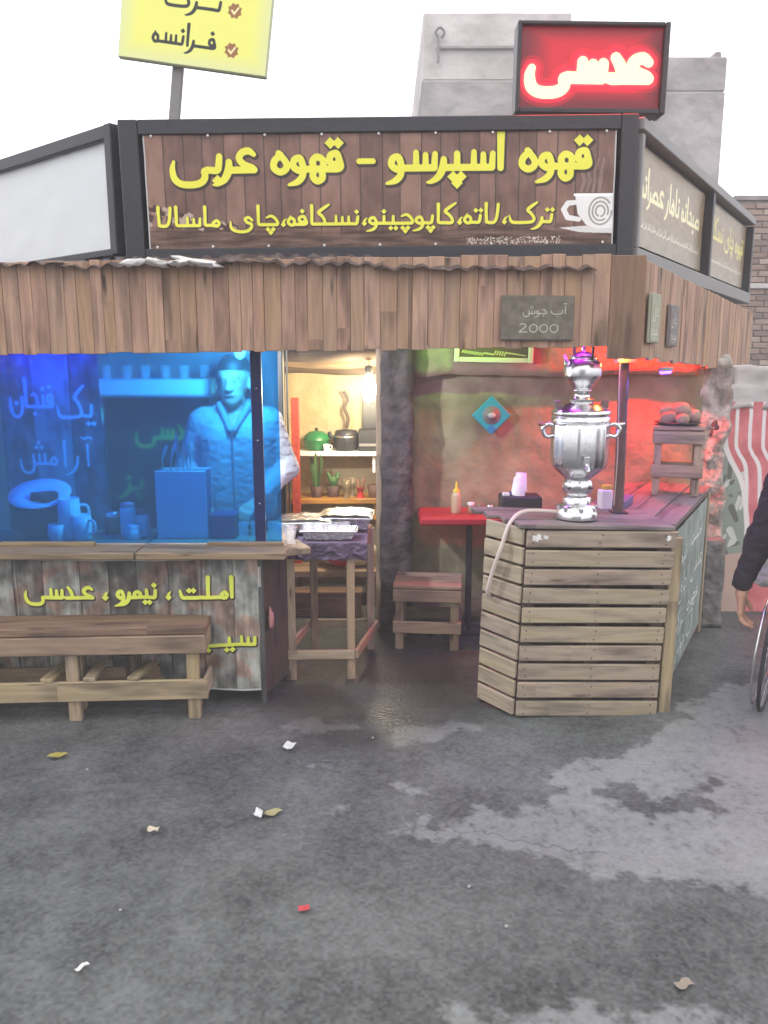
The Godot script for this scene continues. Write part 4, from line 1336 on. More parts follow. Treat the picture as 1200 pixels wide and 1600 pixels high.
func man_in_window() -> void:
	var c := Vector3(-0.79, 0, -4.33)
	var p := thing("person", "person in a pale zipped jacket standing behind the blue window, arms bent", "person", c)
	var face := Vector3(-0.08, -0.08, 1).normalized()
	var hc := Vector3(-0.005, 1.525, 0.03)
	obj("body", body(head_bones(hc, 1.0, face) + chain([Vector3(-0.1, 0.02, -0.02), Vector3(-0.1, 0.48, 0.0), Vector3(-0.09, 0.9, 0.0)], [0.05, 0.06, 0.085]) + chain([Vector3(0.1, 0.02, -0.02), Vector3(0.1, 0.48, 0.0), Vector3(0.09, 0.9, 0.0)], [0.05, 0.06, 0.085]) + [[Vector3(0, 0.95, 0), 0.13, Vector3(0, 1.25, 0), 0.13]] + hand_bones(Vector3(-0.17, 0.93, 0.26), Vector3(0.5, -0.3, 0.8).normalized(), Vector3(0, 1, 0.3).normalized(), 1.0, 0.6) + hand_bones(Vector3(0.15, 0.93, 0.26), Vector3(-0.5, -0.3, 0.8).normalized(), Vector3(0, 1, 0.3).normalized(), -1.0, 0.6), 0.0085, 0.02), M.skin, p)
	add_face(p, hc, 1.0, face)
	var jacket := rough_normal(mat(Color(0.28, 0.30, 0.32), 0.75), M.bump, 0.5)
	tri_map(jacket, 3.0)
	var sleeves := chain([Vector3(-0.19, 1.31, -0.01), Vector3(-0.28, 1.06, -0.02), Vector3(-0.19, 0.95, 0.22)], [0.075, 0.062, 0.048]) + chain([Vector3(0.18, 1.31, -0.01), Vector3(0.262, 1.06, -0.04), Vector3(0.16, 0.95, 0.20)], [0.070, 0.056, 0.045])
	obj("jacket", body([[Vector3(-0.07, 0.86, 0), 0.135, Vector3(-0.075, 1.22, 0.01), 0.135], [Vector3(0.07, 0.86, 0), 0.135, Vector3(0.075, 1.22, 0.01), 0.135], [Vector3(-0.15, 1.32, -0.01), 0.075, Vector3(0.15, 1.32, -0.01), 0.075], [Vector3(-0.07, 1.36, -0.03), 0.055, Vector3(0.07, 1.36, -0.03), 0.055]] + sleeves, 0.012, 0.04, 0.005), jacket, p)
	var darker := mat(Color(0.20, 0.22, 0.26), 0.8)
	for s in [-1.0, 1.0]:
		obj("collar", body([[Vector3(0.075 * s, 1.405, 0.045), 0.02, Vector3(0.012 * s, 1.285, 0.148), 0.013], [Vector3(0.075 * s, 1.405, 0.045), 0.02, Vector3(0.06 * s, 1.42, -0.05), 0.02]], 0.007, 0.02), darker, p)
	obj("zip", tube([Vector3(0.0, 1.275, 0.150), Vector3(0.0, 1.15, 0.152), Vector3(0.0, 0.9, 0.14)], 0.004, 6), M.steel, p)
	obj("trousers", body(chain([Vector3(-0.1, 0.07, -0.01), Vector3(-0.1, 0.48, 0.01), Vector3(-0.08, 0.88, 0.0)], [0.065, 0.075, 0.11]) + chain([Vector3(0.1, 0.07, -0.01), Vector3(0.1, 0.48, 0.01), Vector3(0.08, 0.88, 0.0)], [0.065, 0.075, 0.11]), 0.016, 0.03), M.black_cloth, p)
	for s in [-1.0, 1.0]:
		obj("shoe", body([[Vector3(0.1 * s, 0.045, -0.04), 0.045, Vector3(0.11 * s, 0.035, 0.14), 0.035]], 0.014, 0.02), M.dark, p)

# ---------- the lit doorway: table with trays, shelves ----------
func build_doorway_room() -> void:
	var t := thing("tray_table", "tall slender wooden table with a purple cloth standing in the doorway", "table", Vector3.ZERO)
	var fl := Vector3(-0.478, 0, -3.975)
	var fr := Vector3(-0.172, 0, -3.985)
	var br := Vector3(-0.078, 0, -4.42)
	var bl := Vector3(-0.40, 0, -4.42)
	for q in [fl, fr, br, bl]:
		obj("leg", box(Vector3(0.042, 0.716, 0.042), Transform3D(), 0.004), pick(M.lightwood), t, xf(q + Vector3(0, 0.358, 0), 0.1))
	for pair in [[fl, fr], [fr, br], [br, bl], [bl, fl]]:
		var d: Vector3 = (pair[1] - pair[0]).normalized()
		var out := Vector3(-d.z, 0, d.x) * 0.033
		obj("rail", between(pair[0] + Vector3(0, 0.145, 0) + out - d * 0.02, pair[1] + Vector3(0, 0.145, 0) + out + d * 0.02, Vector2(0.02, 0.05)), pick(M.lightwood), t)
		obj("apron", between(pair[0] + Vector3(0, 0.67, 0), pair[1] + Vector3(0, 0.67, 0), Vector2(0.018, 0.06)), pick(M.bench), t)
	obj("top_board", box(Vector3(0.38, 0.022, 0.46), Transform3D(), 0.004), M.bench[1], t, xf(Vector3(-0.278, 0.728, -4.20), -0.1))
	var n := noise(120, 1.0, 3)
	var cloth := obj("table_cloth", sheet(Vector2(0.40, 0.8), 40, 60, func(u: Vector2, p: Vector3) -> Vector3:
		var along := u.y * 0.8
		var fold := n.get_noise_2d(p.x * 12.0, p.y * 8.0)
		if along < 0.56:
			return Vector3(p.x, 0.7435 + absf(fold) * 0.003, -4.46 + along)
		var down := along - 0.56
		return Vector3(p.x, 0.7435 - down * 0.38 + sin(p.x * 60.0) * 0.004, -3.90 + 0.012 * sin(p.x * 40.0 + fold * 3.0) * minf(down * 6.0, 1.0) + 0.004)), M.purple_cloth, self, xf(Vector3(-0.285, 0, -0.035), 0.0))
	tag(cloth, "creased purple cloth hanging over the front of the tray table", "cloth")
	for k in 3:
		var at: Vector3 = [Vector3(-0.42, 0.757, -4.17), Vector3(-0.20, 0.762, -4.25), Vector3(-0.28, 0.75, -4.02)][k]
		var w: float = [0.26, 0.27, 0.27][k]
		var tray := thing("foil_tray", ["covered foil tray at the left of the tray table, beside the blue pane", "larger covered foil tray at the right of the tray table", "low open foil tray along the front of the tray table"][k], "tray", at, [0.06, -0.05, 0.0][k], "foil trays on the doorway table")
		var hgt: float = [0.055, 0.062, 0.045][k]
		var dep: float = [0.19, 0.22, 0.13][k]
		var st := mb()
		st.set_smooth_group(-1)
		var lo := [Vector3(-w / 2 * 0.85, 0, dep / 2 * 0.85), Vector3(w / 2 * 0.85, 0, dep / 2 * 0.85), Vector3(w / 2 * 0.85, 0, -dep / 2 * 0.85), Vector3(-w / 2 * 0.85, 0, -dep / 2 * 0.85)]
		var hi := [Vector3(-w / 2, hgt, dep / 2), Vector3(w / 2, hgt, dep / 2), Vector3(w / 2, hgt, -dep / 2), Vector3(-w / 2, hgt, -dep / 2)]
		for i in 4:
			var j := (i + 1) % 4
			quad(st, lo[i], lo[j], hi[j], hi[i])
		quad(st, lo[3], lo[2], lo[1], lo[0])
		obj("pan", done(st), M.foil, tray)
		frame_flat(tray, w + 0.016, dep + 0.016, hgt)
		if k < 2:
			var d := noise(121 + k, 1.0, 3)
			obj("cover", sheet(Vector2(w + 0.012, dep + 0.012), 24, 18, func(_u: Vector2, p: Vector3) -> Vector3:
				return Vector3(p.x, hgt + 0.007 + d.get_noise_2d(p.x * 16.0, p.y * 16.0) * 0.008 + 0.012 * (1.0 - pow(absf(p.x) / (w * 0.5 + 0.006), 4.0)), -p.y)), M.foil, tray)
	for k in 4:
		var g := obj("plastic_cup", lathe([Vector2(0.02, 0), Vector2(0.03, 0.07), Vector2(0.028, 0.07), Vector2(0.018, 0.004), Vector2(0, 0.004)], 16), M.glass, self, xf([Vector3(-0.335, 0.754, -4.03), Vector3(-0.265, 0.754, -4.035), Vector3(-0.39, 0.754, -4.02), Vector3(-0.205, 0.754, -4.04)][k]))
		tag(g, ["clear plastic cup in the open foil tray, second from the left", "clear plastic cup in the open foil tray, third from the left", "clear plastic cup in the open foil tray, leftmost", "clear plastic cup in the open foil tray, rightmost"][k], "cup", "cups in the front foil tray")
	# shelves in the room
	var up := thing("white_shelf", "white shelf with pots on the back wall of the lit room", "shelf", Vector3(-0.37, 0.985, -5.66))
	part_box(up, "board", Vector3(0.74, 0.03, 0.26), Vector3(0, 0.015, 0), M.white)
	part_box(up, "bracket", Vector3(0.02, 0.12, 0.2), Vector3(-0.33, -0.061, 0), M.white)
	part_box(up, "bracket", Vector3(0.02, 0.12, 0.2), Vector3(0.3, -0.061, 0), M.white)
	var low := thing("yellow_shelf", "orange varnished shelf with plants and glasses in the lit room", "shelf", Vector3(-0.36, 0.66, -5.62))
	var varnish := wood(Color(0.50, 0.24, 0.05), 0.4)
	part_box(low, "board", Vector3(0.72, 0.035, 0.30), Vector3(0, 0.0175, 0), varnish)
	part_box(low, "bracket", Vector3(0.025, 0.12, 0.22), Vector3(-0.3, -0.061, 0), varnish)
	part_box(low, "bracket", Vector3(0.025, 0.12, 0.22), Vector3(0.3, -0.061, 0), varnish)
	var post := thing("red_post", "red painted upright post at the left of both shelves", "post", Vector3(-0.60, 0, -5.52))
	part_box(post, "upright", Vector3(0.052, 1.39, 0.05), Vector3(0, 0.695, 0.065), M.red_paint)
	part_box(post, "base_block", Vector3(0.08, 0.05, 0.08), Vector3(0, 0.025, 0.066), M.red_paint)
	var pot := thing("green_pot", "green enamel pot with a domed lid on the white shelf", "pot", Vector3(-0.475, 1.015, -5.66))
	obj("pot_body", lathe([Vector2(0.06, 0), Vector2(0.085, 0.02), Vector2(0.09, 0.07), Vector2(0.094, 0.075)], 24), M.green, pot)
	obj("lid", lathe([Vector2(0.095, 0.075), Vector2(0.085, 0.105), Vector2(0.05, 0.13), Vector2(0.0, 0.138)], 24), M.green, pot)
	obj("knob", sphere(Vector3(0, 0.147, 0), Vector3(0.014, 0.012, 0.014), 10), M.dark, pot)
	var cup := thing("white_cup", "small white cup in front of the green pot on the white shelf", "cup", Vector3(-0.40, 1.015, -5.57))
	obj("cup_body", lathe([Vector2(0.018, 0), Vector2(0.024, 0.05), Vector2(0.02, 0.05), Vector2(0.015, 0.006), Vector2(0, 0.006)], 16), M.white, cup)
	obj("handle", tube(curve([Vector3(0.022, 0.042, 0), Vector3(0.036, 0.04, 0), Vector3(0.036, 0.018, 0), Vector3(0.02, 0.014, 0)], 3), 0.004, 6), M.white, cup)
	var rad := thing("dark_cooker", "dark rounded rice cooker on the white shelf", "cooker", Vector3(-0.265, 1.015, -5.64))
	obj("cooker_body", lathe([Vector2(0.07, 0), Vector2(0.085, 0.02), Vector2(0.085, 0.11), Vector2(0.075, 0.14), Vector2(0, 0.15)], 20), M.dark, rad)
	obj("band", lathe([Vector2(0.087, 0.095), Vector2(0.088, 0.105), Vector2(0.086, 0.105)], 20), M.steel_soft, rad)
	obj("spout", tube([Vector3(-0.08, 0.08, 0), Vector3(-0.11, 0.10, 0), Vector3(-0.12, 0.13, 0)], 0.014, 8), M.dark, rad)
	var bx := thing("black_radio", "black boxy radio at the right end of the white shelf", "radio", Vector3(-0.105, 1.015, -5.62))
	part_box(bx, "case", Vector3(0.15, 0.15, 0.12), Vector3(0, 0.075, 0), M.dark, 0.008)
	part_box(bx, "strip", Vector3(0.14, 0.02, 0.01), Vector3(0, 0.045, 0.064), M.grey_metal)
	part_box(bx, "tall_panel", Vector3(0.13, 0.30, 0.03), Vector3(0.02, 0.30, -0.04), M.dark, 0.004)
	var tw := obj("twisted_branch", tube(curve([Vector3(0, 0, 0), Vector3(0.012, 0.07, 0.01), Vector3(-0.012, 0.14, 0), Vector3(0.008, 0.20, 0), Vector3(-0.02, 0.26, 0)], 5), 0.012, 8), M.darkwood[1], self, xf(Vector3(-0.265, 1.165, -5.70)))
	tag(tw, "dry twisted branch standing behind the dark rice cooker", "branch")
	for k in 2:
		var pl := thing("potted_plant", ["tall sword leaved plant in a dark pot on the orange shelf", "bushy cactus in a dark pot on the orange shelf"][k], "plant", [Vector3(-0.47, 0.695, -5.56), Vector3(-0.355, 0.695, -5.58)][k])
		obj("pot", lathe([Vector2(0.035, 0), Vector2(0.05, 0.08), Vector2(0.045, 0.08), Vector2(0.04, 0.06), Vector2(0, 0.06)], 18), mat(Color(0.08, 0.04, 0.03), 0.7), pl)
		if k == 0:
			for j in 5:
				var lean := Vector3(sin(j * 2.3) * 0.02, 0, cos(j * 2.3) * 0.02)
				var hh: float = 0.16 + 0.1 * absf(cos(j * 1.3))
				obj("leaf", sheet(Vector2(0.03, hh), 3, 8, func(u: Vector2, p: Vector3) -> Vector3: return Vector3(p.x * sqrt(maxf(sin(PI * clampf(1.0 - u.y * 0.93, 0, 1)), 0.02)), 0.06 + hh / 2 + p.y, absf(p.x) * 0.5) + lean * (1.0 + 2.0 * (1.0 - u.y))), M.leaf, pl, xf(Vector3.ZERO, j * 1.1))
		else:
			for j in 6:
				obj("stem", tube(curve([Vector3(0, 0.05, 0), Vector3(sin(j * 1.05) * 0.02, 0.12, cos(j * 1.05) * 0.02), Vector3(sin(j * 1.05) * 0.045, 0.13 + 0.02 * (j % 3), cos(j * 1.05) * 0.03)], 4), [0.012, 0.015, 0.017, 0.018, 0.018, 0.017, 0.016, 0.013, 0.006], 8), M.leaf, pl)
	for k in 3:
		var v := thing("flared_glass", ["flared brown glass on the orange shelf, right of the cactus", "second flared brown glass behind the first, on the orange shelf", "red vase with two tall ears on the orange shelf"][k], "vase", [Vector3(-0.262, 0.695, -5.53), Vector3(-0.225, 0.695, -5.60), Vector3(-0.165, 0.695, -5.54)][k])
		var vm: Material = [mat(Color(0.16, 0.12, 0.07), 0.15), mat(Color(0.20, 0.16, 0.11), 0.15), M.red][k]
		obj("vase_body", lathe([Vector2(0.028, 0), Vector2(0.018, 0.03), Vector2(0.02, 0.06), Vector2(0.036, 0.13 if k < 2 else 0.07), Vector2(0.032, 0.13 if k < 2 else 0.07), Vector2(0.016, 0.06), Vector2(0, 0.05)], 18), vm, v)
		if k == 2:
			for s in [-1.0, 1.0]:
				obj("ear", tube([Vector3(0.012 * s, 0.07, 0), Vector3(0.02 * s, 0.11, 0), Vector3(0.035 * s, 0.14, 0)], [0.012, 0.013, 0.004], 8), mat(Color(0.2, 0.1, 0.06), 0.5), v)
	var dk := obj("dark_pot", lathe([Vector2(0.03, 0), Vector2(0.045, 0.09), Vector2(0.04, 0.09), Vector2(0, 0.05)], 16), mat(Color(0.09, 0.045, 0.03), 0.6), self, xf(Vector3(-0.075, 0.695, -5.55)))
	tag(dk, "plain dark pot at the right end of the orange shelf", "pot")
	var lb := thing("low_bench", "low wooden bench carrying a white sack at the back of the room", "bench", Vector3(-0.34, 0, -5.35))
	part_box(lb, "plank", Vector3(0.62, 0.045, 0.24), Vector3(0.02, 0.225, 0), M.bench[0])
	for x in [-0.26, 0.28]:
		part_box(lb, "leg", Vector3(0.05, 0.20, 0.2), Vector3(x, 0.10, 0), M.bench[1])
	var sack := obj("white_sack", sphere(Vector3.ZERO, Vector3(0.21, 0.10, 0.10), 22, 0.25), mat(Color(0.62, 0.55, 0.42), 0.8), self, xf(Vector3(-0.27, 0.345, -5.36)))
	tag(sack, "lumpy pale sack lying on the low bench under the shelves", "sack")
	var rd := obj("red_bag", sphere(Vector3.ZERO, Vector3(0.075, 0.055, 0.05), 16, 0.2), M.red, self, xf(Vector3(-0.30, 0.33, -5.235)))
	tag(rd, "bright red bag in front of the pale sack", "bag")
	var dr := thing("old_chest", "old brown chest on the floor under the low bench", "chest", Vector3(-0.40, 0, -5.05))
	part_box(dr, "chest_body", Vector3(0.5, 0.14, 0.1), Vector3(0, 0.07, 0), M.bench_seat[0])
	part_box(dr, "lid", Vector3(0.52, 0.03, 0.12), Vector3(0, 0.156, 0), M.bench_seat[1])

func frame_flat(p: Node3D, w: float, d: float, y: float) -> void:
	var pts := []
	for q in [Vector3(-w / 2, y, d / 2), Vector3(w / 2, y, d / 2), Vector3(w / 2, y, -d / 2), Vector3(-w / 2, y, -d / 2), Vector3(-w / 2, y, d / 2)]:
		pts.append(q)
	var st := mb()
	for i in 4:
		add_tube(st, [pts[i], pts[i + 1]], 0.0045, 6)
	obj("rolled_rim", done(st), M.foil, p)

# ---------- seating nook with the brown wall ----------
func build_seating_nook() -> void:
	var f := thing("picture_frame", "pale wooden picture frame hanging high on the brown wall", "picture frame", Vector3(0.64, 1.76, -4.76))
	f.rotation.z = -0.02
	frame(f, 0.46, 0.27, [0.03, 0.03, 0.03, 0.03], 0.025, mat(Color(0.62, 0.58, 0.40), 0.5))
	part_box(f, "picture", Vector3(0.41, 0.22, 0.008), Vector3(0, 0, -0.004), mat(Color(0.14, 0.09, 0.05), 0.5))
	var marks := Image.create(200, 110, false, Image.FORMAT_RGB8)
	marks.fill(Color(0.33, 0.27, 0.17))
	for k in 26:
		brush(marks, [[Vector3(8 + k * 7.2, 96 + (k * 37) % 9, 2), Vector3(12 + k * 7.2, 90 + (k * 53) % 13, 2)]], Color(0.75, 0.70, 0.42))
	flat("picture_print", 0.40, 0.21, print_mat(marks), f, xf(Vector3(0, 0, 0.003)), 0.0, Vector2i(2, 2))
	var tile := thing("turquoise_tile", "turquoise tile hung as a diamond on the brown wall", "tile", Vector3(0.645, 1.315, -4.85))
	tile.rotation.z = PI / 4
	part_box(tile, "tile_slab", Vector3(0.168, 0.168, 0.016), Vector3.ZERO, mat(Color(0.02, 0.33, 0.40), 0.3), 0.004)
	obj("medallion", lathe([Vector2(0.055, 0), Vector2(0.05, 0.006), Vector2(0.03, 0.004), Vector2(0.028, 0.012), Vector2(0.0, 0.016)], 24), mat(Color(0.16, 0.15, 0.15), 0.5), tile, Transform3D(Basis.from_euler(Vector3(PI / 2, 0, 0)), Vector3(0, 0, 0.008)))
	obj("centre_stone", sphere(Vector3(0, 0, 0.022), Vector3(0.026, 0.016, 0.008), 14), mat(Color(0.45, 0.45, 0.45), 0.3), tile, Transform3D(Basis.from_euler(Vector3(0, 0, -PI / 4)), Vector3.ZERO))
	obj("blue_corner", box(Vector3(0.042, 0.042, 0.004), Transform3D(), 0.001), mat(Color(0.02, 0.20, 0.45), 0.3), tile, xf(Vector3(-0.06, -0.06, 0.0085)))
	var t := thing("red_side_table", "narrow red topped table on a thin dark leg along the brown wall", "table", Vector3(0.72, 0, -4.70))
	part_box(t, "table_top", Vector3(1.03, 0.05, 0.34), Vector3(0.0, 0.73, 0.02), M.red, 0.012)
	part_box(t, "leg", Vector3(0.035, 0.705, 0.035), Vector3(-0.215, 0.3525, 0.05), M.dark)
	part_box(t, "leg", Vector3(0.035, 0.705, 0.035), Vector3(0.40, 0.3525, 0.05), M.dark)
	part_box(t, "foot_bar", Vector3(0.30, 0.03, 0.04), Vector3(-0.215, 0.016, 0.055), M.dark)
	var b := thing("sauce_bottle", "squeeze bottle with a yellow nozzle on the red side table", "bottle", Vector3(0.425, 0.756, -4.66))
	obj("bottle_body", lathe([Vector2(0.026, 0), Vector2(0.029, 0.008), Vector2(0.029, 0.10), Vector2(0.02, 0.125), Vector2(0, 0.126)], 20), mat(Color(0.55, 0.42, 0.25), 0.4), b)
	obj("nozzle", lathe([Vector2(0.02, 0.125), Vector2(0.02, 0.138), Vector2(0.009, 0.145), Vector2(0.004, 0.185), Vector2(0, 0.186)], 16), mat(Color(0.75, 0.55, 0.04), 0.4), b)
	for k in 3:
		var s := thing("spice_jar", ["small spice jar with a white lid beside the sauce bottle", "small glass jar with a brown lid, middle of the three jars on the red table", "small jar with a silver lid nearest the black box on the red table"][k], "jar", Vector3(0.51 + k * 0.055, 0.756, -4.64), 0, "spice jars on the red table")
		obj("jar_body", lathe([Vector2(0.018, 0), Vector2(0.02, 0.005), Vector2(0.02, 0.05 - k * 0.006), Vector2(0, 0.05 - k * 0.006)], 14), mat([Color(0.30, 0.16, 0.08), Color(0.34, 0.24, 0.18), Color(0.45, 0.32, 0.22)][k], 0.25), s)
		obj("lid", lathe([Vector2(0.021, 0.05 - k * 0.006), Vector2(0.021, 0.066 - k * 0.008), Vector2(0, 0.067 - k * 0.008)], 14), [M.white, mat(Color(0.25, 0.15, 0.1), 0.5), M.steel_soft][k], s)
	make_stool("low_stool", "small wooden stool under the red side table beside the dark pier", Vector3(0.258, 0, -4.52), -0.10, 0.39, 0.39, 0.30, 0.05, M.bench, M.bench)

func make_stool(called: String, label: String, at: Vector3, turn: float, h: float, w: float, d: float, leg: float, m1: Array, m2: Array) -> void:
	var s := thing(called, label, "stool", at, turn)
	for k in 3:
		part_box(s, "seat_plank", Vector3(w, 0.022, d / 3 - 0.003), Vector3(0, h - 0.011, -d / 3 + k * d / 3), pick(m1), 0.004)
	for x in [-1, 1]:
		for z in [-1, 1]:
			part_box(s, "leg", Vector3(leg, h - 0.0225, leg), Vector3(x * (w / 2 - leg / 2 - 0.012), (h - 0.0225) / 2, z * (d / 2 - leg / 2 - 0.022)), pick(m2), 0.005)
	for y in [h - 0.062, h * 0.36]:
		for z in [-1, 1]:
			part_box(s, "rail", Vector3(w, 0.07, 0.018), Vector3(0, y, z * (d / 2 - 0.0115)), pick(m1), 0.004)
		for x in [-1, 1]:
			part_box(s, "side_rail", Vector3(0.010, 0.066, d - 0.044), Vector3(x * (w / 2 - 0.0055), y, 0), pick(m1), 0.003)

# ---------- crate counter, samovar ----------
func build_crate_counter() -> void:
	var c := thing("crate_counter", "counter built of pale horizontal crate slats under the samovar", "counter", Vector3(0.613, 0, -3.507), 0.068)
	c.rotation.z = -0.028
	var n := 10
	for k in n:
		var y := 0.048 + k * 0.0905
		var w := 0.672 + (0.012 if k > 5 else 0.0) + rng.randf_range(-0.004, 0.004)
		part_box(c, "slat", Vector3(w, 0.077 + rng.randf_range(-0.006, 0.001), 0.018), Vector3(w / 2, y + rng.randf_range(-0.003, 0.003), rng.randf_range(-0.003, 0.003)), M.crate[k % 6], 0.005, 0.0, rng.randf_range(-0.007, 0.007))
	# chamfered left end, running back to the left
	var d := Vector3(-0.131, 0, -0.205)
	var ang := atan2(-d.z, d.x)
	for k in n:
		var y := 0.048 + k * 0.0905
		var l := d.length() + rng.randf_range(-0.006, 0.006)
		part_box(c, "side_slat", Vector3(l, 0.077, 0.018), Vector3(d.x / 2 - 0.009, y + 0.004, d.z / 2 - 0.004), M.crate[(k + 3) % 6], 0.004, ang, rng.randf_range(-0.006, 0.006))
	var nails := mb()
	for k in n:
		for x in [0.03, 0.34, 0.64]:
			for s in [-1.0, 1.0]:
				add_sphere(nails, Vector3(x + rng.randf_range(-0.008, 0.008), 0.048 + k * 0.0905 + s * 0.02, 0.0115), Vector3(0.0035, 0.0035, 0.002), 6)
	obj("nails", done(nails), M.dark, c)
	for x in [0.03, 0.34, 0.64]:
		part_box(c, "upright", Vector3(0.06, 0.88, 0.018), Vector3(x, 0.445, -0.025), M.darkwood[1], 0.003)
	part_box(c, "upright", Vector3(0.05, 0.88, 0.02), Vector3(-0.115, 0.445, -0.215), M.darkwood[2], 0.003)
	part_box(c, "back_panel", Vector3(0.66, 0.86, 0.012), Vector3(0.36, 0.44, -0.20), M.darkwood[0], 0.003)
	for k in 4:
		var w: float = [0.72, 0.76, 0.82, 0.86][k]
		part_box(c, "top_plank", Vector3(w, 0.02, 0.107), Vector3(0.678 - w / 2, 0.915, -0.042 - k * 0.11), M.greywood[k], 0.004)
	part_box(c, "end_post", Vector3(0.055, 0.87, 0.022), Vector3(0.710, 0.435, -0.02), M.lightwood[1], 0.004, 0.0, 0.02)
	for k in 3:
		var s := obj("torn_label", sheet(Vector2(0.05, 0.035), 6, 5, func(u: Vector2, p: Vector3) -> Vector3: return p + Vector3(0.004 * sin(u.y * 9.0), 0.006 * sin(u.x * 11.0), 0.002 * sin(u.x * 5.0))), M.white, c, xf([Vector3(0.045, 0.865, 0.0125), Vector3(0.085, 0.868, 0.013), Vector3(0.65, 0.87, 0.0125)][k], 0, 0, [0.3, -0.2, 1.2][k]))
		s.scale = Vector3.ONE * [0.8, 0.45, 0.5][k]
	# hose from the samovar down the left end
	var hose := obj("gas_hose", tube(curve([Vector3(0.80, 0.95, -3.665), Vector3(0.74, 0.957, -3.655), Vector3(0.64, 0.955, -3.64), Vector3(0.575, 0.915, -3.585), Vector3(0.535, 0.80, -3.575), Vector3(0.505, 0.69, -3.60), Vector3(0.485, 0.58, -3.63), Vector3(0.50, 0.55, -3.66)], 6), 0.0095, 10), mat(Color(0.62, 0.52, 0.47), 0.5), self)
	tag(hose, "pale rubber gas hose curving from the samovar over the crate corner", "hose")
	var caddy := thing("black_caddy", "low black box of cups and packets behind the crate counter", "box", Vector3(0.685, 0.90, -3.99))
	part_box(caddy, "caddy_body", Vector3(0.20, 0.075, 0.14), Vector3(0, 0.038, 0), M.dark, 0.006)
	part_box(caddy, "packet", Vector3(0.035, 0.016, 0.03), Vector3(-0.075, 0.084, 0.03), M.white, 0.003)
	part_box(caddy, "packet", Vector3(0.05, 0.016, 0.04), Vector3(-0.03, 0.084, 0.0), M.navy, 0.003)
	for k in 2:
		var pc := obj("paper_cup", lathe([Vector2(0.036, 0), Vector2(0.026, 0.09), Vector2(0.024, 0.09), Vector2(0.0, 0.088)], 20), M.white, self, xf(Vector3(0.672 + 0.012 * k, 0.977 + 0.02 * k, -3.98 - 0.012 * k), 0, 0, -0.05))
		tag(pc, ["upturned white paper cup on the black box", "white paper cup stacked over the other paper cup"][k], "cup")

